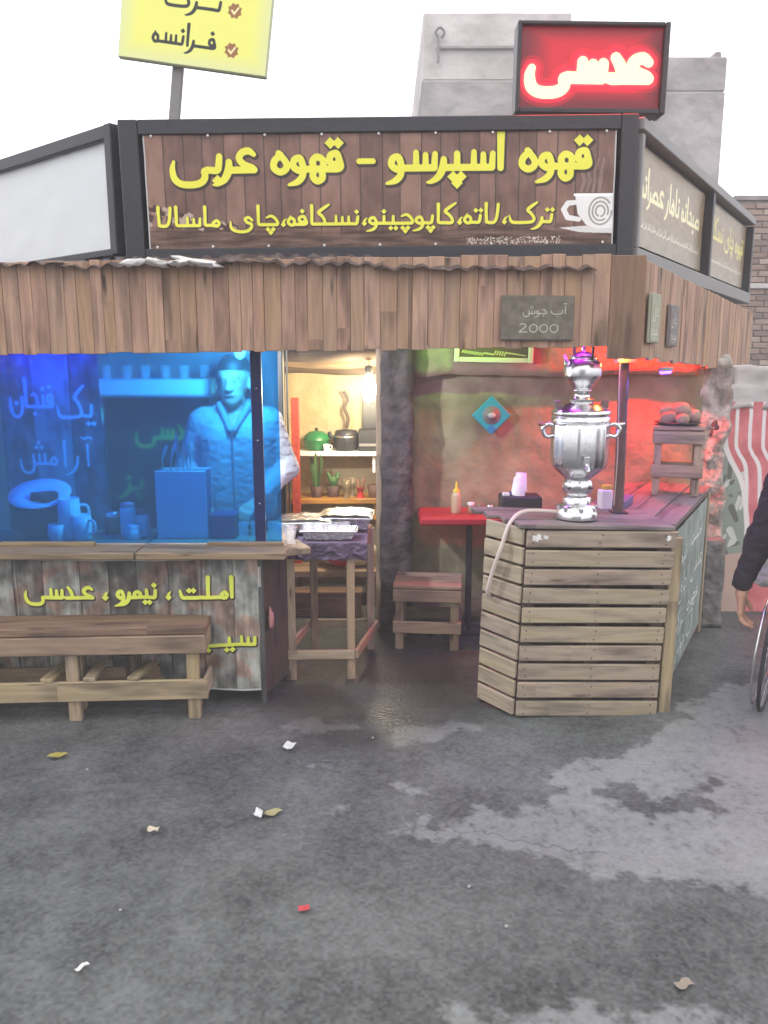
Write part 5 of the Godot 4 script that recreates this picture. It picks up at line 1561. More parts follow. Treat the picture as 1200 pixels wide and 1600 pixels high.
func build_samovar() -> void:
	var at := Vector3(0.893, 0.926, -3.665)
	var s := thing("samovar", "tall polished steel samovar on the crate counter", "samovar", at)
	s.scale = Vector3.ONE * 0.955
	obj("base", lathe([Vector2(0.0, 0.0), Vector2(0.105, 0.0), Vector2(0.105, 0.0), Vector2(0.106, 0.022), Vector2(0.100, 0.034), Vector2(0.100, 0.034), Vector2(0.088, 0.062), Vector2(0.070, 0.070), Vector2(0.070, 0.070), Vector2(0.068, 0.098), Vector2(0.060, 0.106), Vector2(0.045, 0.110)], 40), M.steel, s)
	for k in 8:
		obj("foot_rib", box(Vector3(0.02, 0.055, 0.014), Transform3D(), 0.004), M.steel, s, Transform3D(Basis(Vector3.UP, TAU * k / 8), Vector3(sin(TAU * k / 8) * 0.092, 0.032, cos(TAU * k / 8) * 0.092)))
	obj("stem_bowl", lathe([Vector2(0.045, 0.108), Vector2(0.064, 0.122), Vector2(0.073, 0.140), Vector2(0.074, 0.165), Vector2(0.066, 0.180), Vector2(0.060, 0.186), Vector2(0.060, 0.186), Vector2(0.064, 0.196), Vector2(0.095, 0.218), Vector2(0.128, 0.250)], 48), M.steel, s)
	for k in 4:
		obj("rivet", sphere(Vector3.ZERO, Vector3.ONE * 0.006, 8), M.dark, s, xf(Vector3(sin(TAU * k / 4 + 0.8) * 0.078, 0.15, cos(TAU * k / 4 + 0.8) * 0.078)))
	obj("body", lathe([Vector2(0.128, 0.250), Vector2(0.133, 0.262), Vector2(0.135, 0.300), Vector2(0.136, 0.440), Vector2(0.131, 0.456), Vector2(0.126, 0.460)], 144, Transform3D(), 12, 0.032), M.steel, s)
	obj("rim", lathe([Vector2(0.126, 0.458), Vector2(0.136, 0.464), Vector2(0.136, 0.464), Vector2(0.137, 0.486), Vector2(0.131, 0.490), Vector2(0.131, 0.490), Vector2(0.138, 0.498), Vector2(0.138, 0.512), Vector2(0.124, 0.522), Vector2(0.124, 0.522), Vector2(0.085, 0.548), Vector2(0.055, 0.556)], 48), M.steel, s)
	obj("chimney", lathe([Vector2(0.055, 0.555), Vector2(0.056, 0.568), Vector2(0.056, 0.568), Vector2(0.040, 0.574), Vector2(0.037, 0.600), Vector2(0.044, 0.606), Vector2(0.044, 0.612), Vector2(0.0, 0.612)], 32), M.steel, s)
	for k in [-1.0, 1.0]:
		obj("handle", tube(curve([Vector3(0.128 * k, 0.40, 0.02), Vector3(0.165 * k, 0.395, 0.02), Vector3(0.182 * k, 0.43, 0.02), Vector3(0.160 * k, 0.452, 0.02), Vector3(0.132 * k, 0.448, 0.02)], 5), 0.011, 10), M.steel, s)
		obj("handle_grip", tube([Vector3(0.165 * k, 0.447, 0.02), Vector3(0.205 * k, 0.455, 0.02)], [0.011, 0.008], 10), mat(Color(0.25, 0.11, 0.08), 0.4) if k < 0 else M.steel, s)
		obj("lid_lug", box(Vector3(0.035, 0.042, 0.022), Transform3D(), 0.006), mat(Color(0.16, 0.10, 0.09), 0.5), s, xf(Vector3(0.112 * k, 0.545, 0.0)))
		obj("lid_lug_foot", box(Vector3(0.02, 0.022, 0.016), Transform3D(), 0.003), M.steel, s, xf(Vector3(0.112 * k, 0.522, 0.0)))
	obj("tap", tube([Vector3(0, 0.27, 0.12), Vector3(0, 0.27, 0.165), Vector3(0, 0.245, 0.19)], [0.011, 0.011, 0.009], 10), M.steel, s)
	obj("tap_key", box(Vector3(0.03, 0.035, 0.008), Transform3D(), 0.003), M.steel, s, xf(Vector3(0, 0.295, 0.155)))
	var t := thing("steel_teapot", "steel teapot with a hoop handle standing on top of the samovar", "teapot", at + Vector3(0, 0.612 * 0.955, 0), -1.1)
	obj("pot_body", lathe([Vector2(0.0, 0.0), Vector2(0.041, 0.0), Vector2(0.046, 0.012), Vector2(0.060, 0.032), Vector2(0.078, 0.052), Vector2(0.083, 0.062), Vector2(0.083, 0.062), Vector2(0.085, 0.095), Vector2(0.077, 0.122), Vector2(0.058, 0.138)], 40), M.steel, t)
	obj("lid", lathe([Vector2(0.059, 0.137), Vector2(0.060, 0.142), Vector2(0.050, 0.156), Vector2(0.030, 0.166), Vector2(0.012, 0.170), Vector2(0.009, 0.178), Vector2(0.013, 0.188), Vector2(0.0, 0.194)], 32), M.steel, t)
	obj("spout", tube(curve([Vector3(-0.07, 0.075, 0), Vector3(-0.105, 0.095, 0), Vector3(-0.118, 0.13, 0), Vector3(-0.13, 0.15, 0)], 4), [0.020, 0.019, 0.017, 0.016, 0.015, 0.013, 0.012, 0.011, 0.010, 0.009, 0.009, 0.008, 0.008], 10), M.steel, t)
	obj("hoop_handle", tube(curve([Vector3(-0.06, 0.135, 0), Vector3(-0.058, 0.20, 0), Vector3(0.0, 0.235, 0), Vector3(0.058, 0.20, 0), Vector3(0.06, 0.135, 0)], 6), 0.0065, 8), M.dark, t)

# ---------- right: pole, side counter, stool with potatoes ----------
func build_side_counter() -> void:
	var pole := thing("steel_pole", "brown painted pole holding up the corner above the samovar", "pole", Vector3(1.156, 0.0, -3.86))
	pole.rotation.z = 0.012
	obj("shaft", tube([Vector3(0, 0.90, 0), Vector3(-0.002, 1.5, 0), Vector3(0, 2.08, 0)], 0.0245, 14), rough_normal(mat(Color(0.10, 0.055, 0.05), 0.5), M.bump, 0.3), pole)
	obj("foot_plate", box(Vector3(0.075, 0.008, 0.075), Transform3D(), 0.002), M.dark, pole, xf(Vector3(0, 0.914, 0)))
	obj("head_block", box(Vector3(0.09, 0.065, 0.06), Transform3D(), 0.004), M.lightwood[0], pole, xf(Vector3(-0.005, 1.66, 0.03)))
	var cable := obj("thin_cable", tube(curve([Vector3(1.098, 1.66, -3.80), Vector3(1.105, 1.52, -3.82), Vector3(1.118, 1.2, -3.83), Vector3(1.116, 0.95, -3.84)], 6), 0.003, 6), mat(Color(0.42, 0.33, 0.28), 0.6), self)
	tag(cable, "thin pale cable hanging beside the brown pole", "cable")
	# counter along the slanted side; local x runs back along it, local z faces the street
	var ang := atan2(0.877, 0.48)
	var c := thing("side_counter", "long counter along the slanted right side topped with grey boards", "counter", Vector3(1.325, 0, -3.62), ang)
	for k in 4:
		part_box(c, "top_plank", Vector3(1.28 - k * 0.012, 0.028, 0.118), Vector3(0.64 + [0.0, -0.0, 0.06, 0.10][k], 0.888 + k % 2 * 0.002, -0.045 - k * 0.122), M.greywood[(k + 1) % 4], 0.004, 0.0, 0.0)
	part_box(c, "frame_board", Vector3(1.24, 0.05, 0.03), Vector3(0.64, 0.05, -0.02), M.lightwood[0])
	part_box(c, "side_board", Vector3(1.22, 0.80, 0.012), Vector3(0.63, 0.45, -0.018), M.greywood[0], 0.002)
	part_box(c, "corner_post", Vector3(0.035, 0.87, 0.05), Vector3(-0.012, 0.435, 0.005), M.lightwood[1], 0.004, 0.0, -0.012)
	part_box(c, "corner_post", Vector3(0.045, 0.87, 0.05), Vector3(1.25, 0.435, -0.01), M.lightwood[2], 0.004)
	part_box(c, "purple_box", Vector3(0.22, 0.045, 0.14), Vector3(0.35, 0.926, -0.34), mat(Color(0.14, 0.10, 0.22), 0.6), 0.006)
	var im := Image.create(640, 480, false, Image.FORMAT_RGB8)
	var dust := noise(130, 0.012, 5)
	for y in 480:
		for x in 640:
			var v := dust.get_noise_2d(x * 1.5, y * 0.6) * 0.14
			im.set_pixel(x, y, Color(0.54 + v, 0.60 + v, 0.57 + v))
	var chalk := Color(0.93, 0.95, 0.93, 0.85)
	ink(im, "A M _ l tf", 560, 110, 66, 250, chalk, 0.6)
	ink(im, "N ym mm r W", 260, 130, 66, 200, chalk, 0.6)
	ink(im, "E d S y", 590, 230, 70, 220, chalk, 0.6)
	ink(im, "Ch a I", 300, 240, 70, 160, chalk, 0.6)
	ink(im, "Q hm w H", 560, 340, 70, 230, chalk, 0.6)
	ink(im, "T r C", 280, 350, 70, 190, chalk, 0.6)
	ink(im, "Am b  J w Z", 480, 440, 60, 330, chalk, 0.6)
	var bd := flat("menu_chalkboard", 1.17, 0.78, print_mat(im, 0.75), self, Transform3D(Basis(Vector3.UP, ang), Vector3(1.325, 0.455, -3.62) + Basis(Vector3.UP, ang) * Vector3(0.635, 0, 0.005)), 0.004)
	tag(bd, "grey green chalkboard covered in white writing along the slanted counter side", "chalkboard")
	# chalkboards on the skirt
	for k in 3:
		var b: Node3D
		if k == 0:
			b = thing("price_board", "grey slate with a chalked price hanging on the front boards", "slate", Vector3(0.645, 1.817, -3.480))
			b.rotation.z = -0.006
		else:
			b = thing("price_board", ["", "pale green slate hanging on the side boards, nearest the corner", "grey slate hanging on the side boards, farther from the corner"][k], "slate", Vector3(1.10, 1.66, -3.51) + Basis(Vector3.UP, 1.0) * Vector3([0.0, 0.09, 0.43][k], [0.0, 0.16, 0.14][k], 0.022), 1.0)
		var w: float = [0.31, 0.16, 0.17][k]
		var h: float = [0.185, 0.21, 0.19][k]
		part_box(b, "board", Vector3(w, h, 0.012), Vector3.ZERO, mat([Color(0.17, 0.145, 0.12), Color(0.33, 0.33, 0.24), Color(0.22, 0.19, 0.18)][k], 0.8), 0.003)
		var pi := Image.create(240, 150, false, Image.FORMAT_RGB8)
		var dn := noise(140 + k, 0.02, 4)
		var base: Color = [Color(0.44, 0.41, 0.37), Color(0.63, 0.63, 0.55), Color(0.50, 0.47, 0.46)][k]
		for y in 150:
			for x in 240:
				var v := dn.get_noise_2d(x, y) * 0.08
				pi.set_pixel(x, y, Color(base.r + v, base.g + v, base.b + v))
		var white := Color(0.80, 0.79, 0.76, 0.9)
		if k == 0:
			ink(pi, "Am b  J w Z", 220, 62, 34, 150, white, 0.5)
			ink(pi, "0 0 0 2", 195, 128, 36, 140, white, 0.5)
		else:
			ink(pi, "Ch a I", 200, 70, 50, 150, white, 0.5)
			ink(pi, "Q hm w H", 210, 130, 44, 170, white, 0.5)
		flat("chalked_face", w - 0.012, h - 0.012, print_mat(pi, 0.85), b, xf(Vector3(0, 0, 0.0085)), 0.0, Vector2i(2, 2))
	make_stool("display_stool", "wooden stool standing on the side counter under a plate of potatoes", Vector3(1.625, 0.905, -4.44), -0.30, 0.385, 0.265, 0.21, 0.036, M.lightwood, M.lightwood)
	var tray := obj("round_plate", lathe([Vector2(0.0, 0.0), Vector2(0.09, 0.0), Vector2(0.125, 0.016), Vector2(0.123, 0.02), Vector2(0.088, 0.006), Vector2(0.0, 0.006)], 32), M.dark, self, xf(Vector3(1.615, 1.29, -4.43)))
	tag(tray, "dark round plate of potatoes on the display stool", "plate")
	var spots := [[Vector3(1.595, 1.33, -4.37), Vector3(0.048, 0.036, 0.04), "leftmost potato on the dark plate"], [Vector3(1.655, 1.327, -4.32), Vector3(0.042, 0.031, 0.036), "small potato at the front of the dark plate"], [Vector3(1.735, 1.338, -4.38), Vector3(0.046, 0.040, 0.042), "rightmost potato on the dark plate"], [Vector3(1.67, 1.372, -4.40), Vector3(0.056, 0.043, 0.045), "large brown potato on top of the heap on the dark plate"], [Vector3(1.612, 1.368, -4.44), Vector3(0.044, 0.036, 0.04), "pale potato at the back of the dark plate"], [Vector3(1.68, 1.335, -4.46), Vector3(0.05, 0.04, 0.04), "potato hidden behind the large brown one"]]
	for k in 6:
		var p := obj("potato", sphere(Vector3.ZERO, spots[k][1], 18, 0.16), mat(Color(0.33, 0.22, 0.14) * (0.85 + 0.08 * k), 0.8), self, xf(spots[k][0] + Vector3(-0.045, 0, -0.03), k * 0.8, 0.2, 0.3 - 0.1 * k))
		tag(p, spots[k][2], "potato", "potatoes on the dark plate")
	var nb := thing("napkin_packet", "white napkin packet with a yellow top behind the brown pole", "packet", Vector3(1.11, 0.90, -3.98), 0.2)
	part_box(nb, "packet_body", Vector3(0.062, 0.105, 0.05), Vector3(0, 0.053, 0), M.white, 0.006)
	part_box(nb, "packet_top", Vector3(0.045, 0.022, 0.04), Vector3(0.008, 0.117, 0), mat(Color(0.55, 0.38, 0.05), 0.6), 0.004)

func build_right_walls() -> void:
	var w := obj("broken_pier", rugged(Vector3(0.20, 1.66, 0.24), Vector3i(8, 44, 8), 0.045, 66), M.plaster, self, xf(Vector3(1.995, 0.83, -5.02)))
	tag(w, "crumbling plaster pier at the right end of the stall", "pier")
	var l := obj("cement_base", rugged(Vector3(0.13, 0.56, 0.18), Vector3i(5, 16, 5), 0.022, 67), tri_map(rough_normal(mat(Color.WHITE, 0.9, 0.0, mottled(31, 128, 0.05, Color(0.10, 0.095, 0.09), Color(0.24, 0.23, 0.22), 1.4)), M.bump, 0.9), 1.5), self, xf(Vector3(2.03, 0.28, -4.87)))
	tag(l, "dark grey cement lump at the foot of the crumbling pier", "pier")
	var r := RandomNumberGenerator.new()
	r.seed = 68
	var says := ["topmost", "second from the top", "middle", "second from the bottom", "lowest"]
	for k in 5:
		var ch := obj("loose_stone", sphere(Vector3.ZERO, Vector3(r.randf_range(0.03, 0.05), r.randf_range(0.04, 0.07), 0.035), 10, 0.7), pick([M.plaster, M.dark_mud]), self, xf(Vector3(1.92 + r.randf_range(0.0, 0.12), 1.22 - k * 0.16, -4.925)))
		tag(ch, "stone showing in the broken plaster pier, %s of five" % says[k], "stone", "stones in the broken pier")
	# painted wall beyond
	var px := 300.0
	var im := Image.create(540, 414, false, Image.FORMAT_RGB8)
	var red := Color(0.80, 0.46, 0.47)
	var n := noise(150, 0.015, 4)
	for y in 414:
		for x in 540:
			var v := n.get_noise_2d(x, y) * 0.10
			im.set_pixel(x, y, Color(red.r + v, red.g + v, red.b + v))
	var to := func(x: float, y: float, rr: float) -> Vector3: return Vector3((x - 2.15) * px, (1.38 - y) * px, rr)
	# grey green bottle
	var shape := PackedVector2Array()
	for q in [Vector2(2.1, 1.5), Vector2(2.165, 1.5), Vector2(2.17, 1.17), Vector2(2.20, 1.05), Vector2(2.30, 0.86), Vector2(2.35, 0.62), Vector2(2.37, 0.40), Vector2(2.10, 0.36)]:
		shape.append(Vector2((q.x - 2.15) * px, (1.38 - q.y) * px))
	fill_shape(im, shape, Color(0.56, 0.60, 0.56))
	for k in 22:
		var q := Vector2(r.randf_range(2.15, 2.33), r.randf_range(0.42, 0.95))
		brush(im, [[to.call(q.x, q.y, r.randf_range(2, 7)), to.call(q.x + r.randf_range(-0.05, 0.05), q.y + r.randf_range(-0.1, 0.1), r.randf_range(1, 5))]], Color(0.80, 0.81, 0.79) if k % 2 else Color(0.40, 0.42, 0.40))
	var white := Color(0.90, 0.88, 0.87)
	brush(im, [curve([to.call(2.165, 1.5, 5), to.call(2.172, 1.17, 5), to.call(2.205, 1.04, 5), to.call(2.305, 0.86, 5), to.call(2.355, 0.62, 5), to.call(2.37, 0.38, 5)], 5)], white)
	for k in 8:
		var x0 := 2.235 + k * 0.085
		brush(im, [curve([to.call(x0, 1.5, 3.5), to.call(x0 + 0.01, 1.14, 3.5), to.call(x0 + 0.03, 1.06, 3.5), to.call(x0 + 0.085, 0.96, 4), to.call(x0 + 0.11, 0.72, 4)], 5)], white)
	fill_shape(im, PackedVector2Array([Vector2(0, 300), Vector2(66, 292), Vector2(66, 414), Vector2(0, 414)]), Color(0.76, 0.66, 0.61))
	var mural := thing("painted_wall", "low wall painted with white outlined bottle shapes on red at the far right", "wall", Vector3(3.05, 0, -5.22))
	obj("masonry", rugged(Vector3(1.8, 1.38, 0.18), Vector3i(30, 24, 4), 0.006, 69), M.render_pale, mural, xf(Vector3(0, 0.69, 0)))
	flat("painted_face", 1.8, 1.38, print_mat(im, 0.8), mural, xf(Vector3(0, 0.69, 0.105)), 0.006, Vector2i(40, 30))
	obj("top_course", rugged(Vector3(1.84, 0.16, 0.30), Vector3i(40, 6, 8), 0.035, 70), M.render_pale, mural, xf(Vector3(0.0, 1.41, -0.04)))
	obj("white_block", rugged(Vector3(0.26, 0.22, 0.22), Vector3i(8, 8, 8), 0.02, 71), M.render_pale, mural, xf(Vector3(-0.70, 1.49, -0.05)))

# ---------- the wheelchair user passing at the right edge ----------
func build_wheelchair_user() -> void:
	var head := Vector3(sin(0.57), 0, -cos(0.57))      # the way the chair heads
	var right := Vector3(cos(0.57), 0, sin(0.57))
	var wc := Vector3(1.825, 0.30, -3.60)                # near wheel centre
	var mid := wc + right * 0.29
	var ch := thing("wheelchair", "wheelchair with thin chrome rimmed wheels at the right edge", "wheelchair", mid * Vector3(1, 0, 1))
	var base := ch.position
	for s in [-1.0, 1.0]:
		var q: Vector3 = mid + right * 0.29 * s - base
		var tilt: Vector3 = (right + Vector3.UP * 0.05 * s).normalized()
		var u := head
		var v: Vector3 = tilt.cross(u).normalized()
		var wheel := Node3D.new()
		wheel.name = "wheel"
		ch.add_child(wheel, true)
		wheel.position = q
		for ring in [["tyre", 0.288, 0.009, M.rubber, 0.0], ["rim", 0.272, 0.006, M.grey_metal, 0.0], ["push_rim", 0.262, 0.006, M.steel_soft, 0.038]]:
			var pts := []
			for k in 49:
				var a := TAU * k / 48
				pts.append((u * cos(a) + v * sin(a)) * ring[1] + tilt * ring[4] * s)
			var st := mb()
			add_tube(st, pts, ring[2], 8, true, false)
			obj(ring[0], done(st), ring[3], wheel)
		for k in 16:
			var a := TAU * k / 16
			obj("spoke", tube([tilt * 0.02 * (1.0 if k % 2 else -1.0), (u * cos(a + 0.1) + v * sin(a + 0.1)) * 0.268], 0.0016, 5), M.steel, wheel)
		obj("hub", tube([tilt * -0.03, tilt * 0.03], 0.018, 12), M.steel_soft, wheel)
		var cp: Vector3 = q + head * 0.36 - right * 0.05 * s
		cp.y = 0.07
		obj("caster", tube([cp - right * 0.012, cp + right * 0.012], 0.068, 18), M.rubber, ch)
		obj("caster_fork", between(cp + Vector3(0, 0.03, 0), cp + Vector3(0, 0.22, -0.0) - head * 0.03, Vector2(0.02, 0.02)), M.grey_metal, ch)
		var bx: Vector3 = q - right * 0.07 * s
		obj("side_frame", between(bx + Vector3(0, 0.18, 0) - head * 0.12, bx + Vector3(0, 0.18, 0) + head * 0.36, Vector2(0.022, 0.022)), M.grey_metal, ch)
		obj("back_post", between(bx + Vector3(0, -0.1, 0) - head * 0.14, bx + Vector3(0, 0.62, 0) - head * 0.20, Vector2(0.022, 0.022)), M.grey_metal, ch)
		obj("foot_hanger", between(bx + Vector3(0, 0.18, 0) + head * 0.36, bx + Vector3(0, -0.17, 0) + head * 0.52, Vector2(0.02, 0.02)), M.grey_metal, ch)
		obj("foot_plate", box(Vector3(0.14, 0.012, 0.14), Transform3D(), 0.003), M.dark, ch, xf(bx + Vector3(0, -0.18, 0) + head * 0.56 - right * 0.08 * s, -0.62))
	obj("seat", box(Vector3(0.42, 0.03, 0.42), Transform3D(), 0.01), M.dark, ch, xf(mid - base + Vector3(0, 0.20, 0) + head * 0.08, -0.62))
	obj("backrest", box(Vector3(0.42, 0.40, 0.02), Transform3D(), 0.008), M.dark, ch, xf(mid - base + Vector3(0, 0.42, 0) - head * 0.17, -0.62))
	var bag := obj("white_bag", body([[Vector3(0, 0, 0), 0.012, Vector3(0, -0.07, 0.0), 0.045], [Vector3(0, -0.07, 0), 0.045, Vector3(0.02, -0.17, 0.0), 0.06]], 0.01, 0.03, 0.012), M.white, self, xf(Vector3(1.86, 0.77, -3.84)))
	tag(bag, "white plastic bag hanging behind the arm of the person in the wheelchair", "bag")
	# the person: facing the way the chair heads, left arm hanging to the push rim
	var p := thing("person", "person in a dark jacket seated in the wheelchair, one hand on the wheel", "person", base)
	var o := mid - base
	var f := head
	var left := -right
	var loc := func(x: float, y: float, z: float) -> Vector3: return o * Vector3(1, 0, 1) + right * x + Vector3.UP * y + f * z   # x to the right
	var hc: Vector3 = loc.call(0.0, 1.34, -0.06)
	var wrist := Vector3(1.662, 0.575, -3.60) - base
	var wrist2: Vector3 = loc.call(0.31, 0.62, 0.06)
	var down := Vector3(0.07, -1.0, -0.02).normalized()
	var thighs := []
	var shins := []
	for s in [-1.0, 1.0]:
		thighs += chain([loc.call(0.10 * s, 0.55, -0.04), loc.call(0.11 * s, 0.56, 0.38)], [0.10, 0.075])
		shins += chain([loc.call(0.11 * s, 0.56, 0.38), loc.call(0.11 * s, 0.20, 0.50)], [0.075, 0.055])
	obj("body", body(head_bones(hc, 1.0, f) + hand_bones(wrist, down, left, 1.0, 0.55) + hand_bones(wrist2, Vector3(0, -0.8, 0.6).normalized(), right, -1.0, 0.7) + [[loc.call(0, 0.7, -0.05), 0.12, loc.call(0, 1.0, -0.06), 0.13], [wrist, 0.027, wrist + Vector3(0.03, 0.12, 0.0), 0.032], [wrist2, 0.026, wrist2 + Vector3(0, 0.1, 0), 0.03]], 0.0075, 0.012), M.skin, p)
	add_face(p, hc, 1.0, f)
	var sh := Vector3(1.835, 1.085, -3.645) - base
	var elbow := Vector3(1.745, 0.83, -3.63) - base
	obj("jacket", body([[loc.call(-0.07, 0.58, -0.04), 0.14, loc.call(-0.06, 1.0, -0.06), 0.13], [loc.call(0.07, 0.58, -0.04), 0.14, loc.call(0.06, 1.0, -0.06), 0.13], [sh, 0.075, loc.call(0.18, 1.09, -0.06), 0.075], [loc.call(0, 1.12, -0.07), 0.07, loc.call(0, 1.17, -0.07), 0.06]] + chain([sh, elbow, wrist + Vector3(0.0, 0.055, 0)], [0.076, 0.062, 0.043]) + chain([loc.call(0.19, 1.08, -0.06), loc.call(0.30, 0.84, -0.10), wrist2 + Vector3(0, 0.05, 0)], [0.075, 0.06, 0.044]), 0.0115, 0.03, 0.010), M.black_cloth, p)
	var cuff := wrist + Vector3(0.0, 0.03, 0)
	obj("cuff", tube([cuff + Vector3(0, 0.025, 0), cuff + Vector3(0, 0.008, 0)], [0.046, 0.045], 14), M.black_cloth, p)
	obj("trousers", body(thighs + shins, 0.014, 0.03), mat(Color(0.02, 0.02, 0.03), 0.9), p)
	for s in [-1.0, 1.0]:
		obj("shoe", body([[loc.call(0.11 * s, 0.165, 0.48), 0.045, loc.call(0.11 * s, 0.155, 0.64), 0.036]], 0.012, 0.02), M.dark, p)

# ---------- litter on the asphalt ----------
func scrap(called: String, label: String, cat: String, at: Vector3, size: Vector2, c: Color, turn: float, curl := 0.3, pointed := false, group := "") -> void:
	var o := obj(called, sheet(size, 8, 6, func(u: Vector2, p: Vector3) -> Vector3:
		var q := p
		if pointed:
			q.y *= maxf(sin(PI * clampf(u.x, 0.02, 0.98)), 0.08)
		var lift := absf(sin(u.x * 4.0 + turn * 3.0)) * curl * size.y * 0.5 + absf(u.y - 0.5) * curl * size.y * 0.35
		return Vector3(q.x, lift + 0.003, -q.y + 0.15 * size.y * sin(u.x * 7.0))), mat(c, 0.8), self, xf(at, turn))
	tag(o, label, cat, group)

func build_litter() -> void:
	scrap("fallen_leaf", "curled yellow leaf on the asphalt in front of the bench", "leaf", Vector3(-1.37, 0.004, -3.12), Vector2(0.085, 0.045), Color(0.36, 0.31, 0.07), 0.2, 0.5, true)
	scrap("fallen_leaf", "pale dry leaf alone on the asphalt below the bench", "leaf", Vector3(-0.815, 0.004, -2.58), Vector2(0.05, 0.035), Color(0.55, 0.48, 0.36), -0.6, 0.6, true)
	scrap("fallen_leaf", "broad tan leaf beside a white paper scrap", "leaf", Vector3(-0.41, 0.004, -2.69), Vector2(0.075, 0.045), Color(0.36, 0.33, 0.16), 0.3, 0.4, true)
	scrap("paper_scrap", "crumpled white paper beside the broad tan leaf", "paper", Vector3(-0.455, 0.004, -2.68), Vector2(0.045, 0.04), Color(0.62, 0.63, 0.63), 0.8, 0.8)
	scrap("paper_scrap", "folded white paper near the puddled doorway", "paper", Vector3(-0.405, 0.004, -3.19), Vector2(0.04, 0.045), Color(0.62, 0.63, 0.63), 1.2, 0.9)
	scrap("paper_scrap", "long white paper scrap at the lower left", "paper", Vector3(-0.83, 0.004, -1.935), Vector2(0.038, 0.014), Color(0.62, 0.62, 0.60), 0.9, 0.5)
	scrap("red_wrapper", "small red wrapper on the dark asphalt", "wrapper", Vector3(-0.243, 0.004, -2.168), Vector2(0.034, 0.024), Color(0.50, 0.06, 0.07), 0.2, 0.6)
	scrap("tan_wrapper", "crumpled tan wrapper at the lower right", "wrapper", Vector3(0.80, 0.004, -1.87), Vector2(0.05, 0.026), Color(0.26, 0.22, 0.17), 0.4, 0.4)
	var r := RandomNumberGenerator.new()
	r.seed = 160
	var spots := [Vector3(-1.21, 0, -3.02), Vector3(-0.72, 0, -2.98), Vector3(-0.62, 0, -2.16), Vector3(-0.80, 0, -2.17), Vector3(-0.56, 0, -1.74), Vector3(0.17, 0, -2.06), Vector3(0.36, 0, -2.10), Vector3(0.72, 0, -2.05), Vector3(1.17, 0, -2.24), Vector3(0.27, 0, -2.28), Vector3(0.02, 0, -1.95), Vector3(-0.25, 0, -3.33), Vector3(-0.05, 0, -3.30), Vector3(0.86, 0, -1.98)]
	var where := ["left of the curled yellow leaf", "above the pale dry leaf", "left of the red wrapper", "far left of the red wrapper", "below the red wrapper at the lower edge", "right of the red wrapper", "in the middle of the dark asphalt", "below the large cement patch", "at the right edge below the large cement patch", "under the left tip of the large cement patch", "between the red wrapper and the lower cement patch", "at the left of the wet doorway", "in the middle of the wet doorway", "above the tan wrapper"]
	for k in range(0, spots.size(), 3):
		var b := obj("pebble", sphere(Vector3.ZERO, Vector3(r.randf_range(0.005, 0.010), 0.004, r.randf_range(0.004, 0.008)), 8, 0.5), M.render_pale if k % 3 else M.render_grey, self, xf(spots[k] + Vector3(0, 0.005, 0), r.randf() * 6.0))
		tag(b, "pale pebble " + where[k], "pebble", "pale bits on the asphalt")

# ---------- lamps ----------
func bulb(called: String, label: String, at: Vector3, r: Vector3, c: Color, glow: float, light: float, range_: float, cord := true) -> Node3D:
	var t := thing(called, label, "lamp", at)
	var m := mat(Color(0.9, 0.9, 0.9), 0.4)
	m.emission_enabled = true
	m.emission = c
	m.emission_energy_multiplier = glow
	obj("bulb_glass", lathe([Vector2(0.0, -r.y), Vector2(r.x * 0.6, -r.y * 0.82), Vector2(r.x, -r.y * 0.2), Vector2(r.x * 0.9, r.y * 0.35), Vector2(r.x * 0.45, r.y), Vector2(0, r.y)], 16), m, t)
	obj("socket", lathe([Vector2(0, r.y * 1.02), Vector2(r.x * 0.5, r.y * 1.02), Vector2(r.x * 0.5, r.y * 1.7), Vector2(0, r.y * 1.75)], 12), M.dark, t)
	if cord:
		obj("cord", tube([Vector3(0, r.y * 1.7, 0), Vector3(0.003, r.y * 1.7 + 0.16, -0.01)], 0.003, 6), M.dark, t)
	var l := OmniLight3D.new()
	l.name = "bulb_light"
	l.light_color = c
	l.light_energy = light
	l.light_size = r.x
	l.omni_range = range_
	l.omni_attenuation = 2.0
	l.shadow_enabled = true
	t.add_child(l)
	return t

func strip(called: String, label: String, at: Vector3, turn: float, len: float, c: Color, glow: float, light: float, pitch: float) -> void:
	var t := thing(called, label, "lamp", at, turn)
	part_box(t, "housing", Vector3(len + 0.02, 0.018, 0.03), Vector3(0, 0.012, 0), M.grey_metal, 0.003)
	var m := mat(Color(0.5, 0.5, 0.5), 0.4)
	m.emission_enabled = true
	m.emission = c
	m.emission_energy_multiplier = glow
	obj("tube", tube([Vector3(-len / 2, 0, 0), Vector3(len / 2, 0, 0)], 0.011, 10), m, t)
	var l := AreaLight3D.new()
	l.name = "strip_light"
	l.area_size = Vector2(len, 0.02)
	l.light_color = c
	l.light_energy = light
	l.area_range = 8.0
	l.shadow_enabled = true
	t.add_child(l)
	l.rotation.x = pitch
	l.position = Basis.from_euler(Vector3(pitch, 0, 0)) * Vector3(0, 0, -0.016)

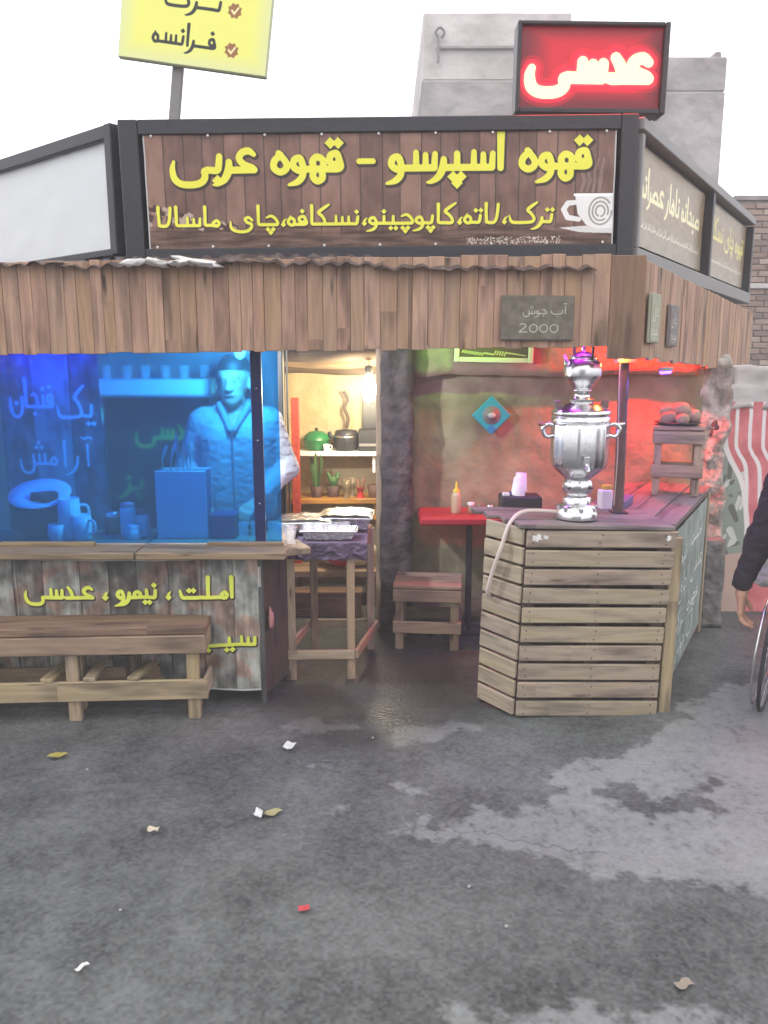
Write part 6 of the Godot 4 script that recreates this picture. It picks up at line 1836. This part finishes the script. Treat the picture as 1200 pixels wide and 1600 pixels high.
func build_lamps() -> void:
	bulb("doorway_bulb", "bright white bulb hanging in the lit doorway", Vector3(-0.095, 1.46, -5.10), Vector3(0.048, 0.085, 0.048), Color(1.0, 0.94, 0.80), 14.0, 0.95, 6.0)
	bulb("window_bulb", "bright white bulb glowing at the top of the blue window", Vector3(-0.695, 1.705, -3.95), Vector3(0.032, 0.06, 0.032), Color(0.95, 0.98, 1.0), 12.0, 1.5, 6.0)
	bulb("amber_bulb", "tiny amber bulb at the head of the brown pole", Vector3(1.098, 1.655, -3.78), Vector3(0.009, 0.014, 0.009), Color(1.0, 0.62, 0.25), 8.0, 0.03, 2.0, false)
	strip("violet_strip", "short violet light strip under the side boards", Vector3(1.345, 1.588, -3.895), 1.0, 0.15, Color(0.42, 0.20, 1.0), 9.0, 0.24, -PI / 2)
	strip("red_strip", "red light strip hidden behind the boards over the samovar", Vector3(1.52, 1.85, -4.66), 0.0, 0.3, Color(1.0, 0.12, 0.035), 2.5, 2.8, -1.0)
	strip("green_strip", "green light strip hidden behind the front boards over the red table", Vector3(0.50, 1.93, -4.5), 0.0, 0.3, Color(0.55, 1.0, 0.12), 1.5, 0.24, -0.6)
	strip("magenta_strip", "magenta light strip behind the front boards above the teapot", Vector3(0.86, 1.90, -3.66), 0.0, 0.25, Color(0.85, 0.05, 1.0), 3.0, 0.40, -PI / 2)
	strip("green_strip", "green light strip inside the slatted crate counter", Vector3(0.90, 0.12, -3.60), 0.0, 0.25, Color(0.30, 1.0, 0.15), 1.0, 0.10, PI / 2)
	strip("violet_strip", "violet light strip hidden behind the front boards over the doorway floor", Vector3(0.30, 1.95, -4.05), 0.0, 0.4, Color(0.85, 0.5, 1.0), 2.0, 0.16, -PI / 2)
	strip("violet_strip", "violet light strip behind the front boards over the grey plank print", Vector3(-1.70, 1.80, -3.98), 0.0, 0.5, Color(0.45, 0.12, 1.0), 2.0, 0.5, -1.1)

	# added patch of fog that makes a bloom halo round the doorway bulb
	var fog := FogVolume.new()
	fog.name = "bulb_halo_fog"
	fog.shape = RenderingServer.FOG_VOLUME_SHAPE_ELLIPSOID
	fog.size = Vector3(0.42, 0.46, 0.42)
	var fm := FogMaterial.new()
	fm.density = 0.07
	fm.albedo = Color(1, 0.98, 0.95)
	fog.material = fm
	add_child(fog)
	fog.position = Vector3(-0.095, 1.47, -5.10)
	tag(fog, "added thin fog that makes the halo round the doorway bulb", "steam", "", "stuff")
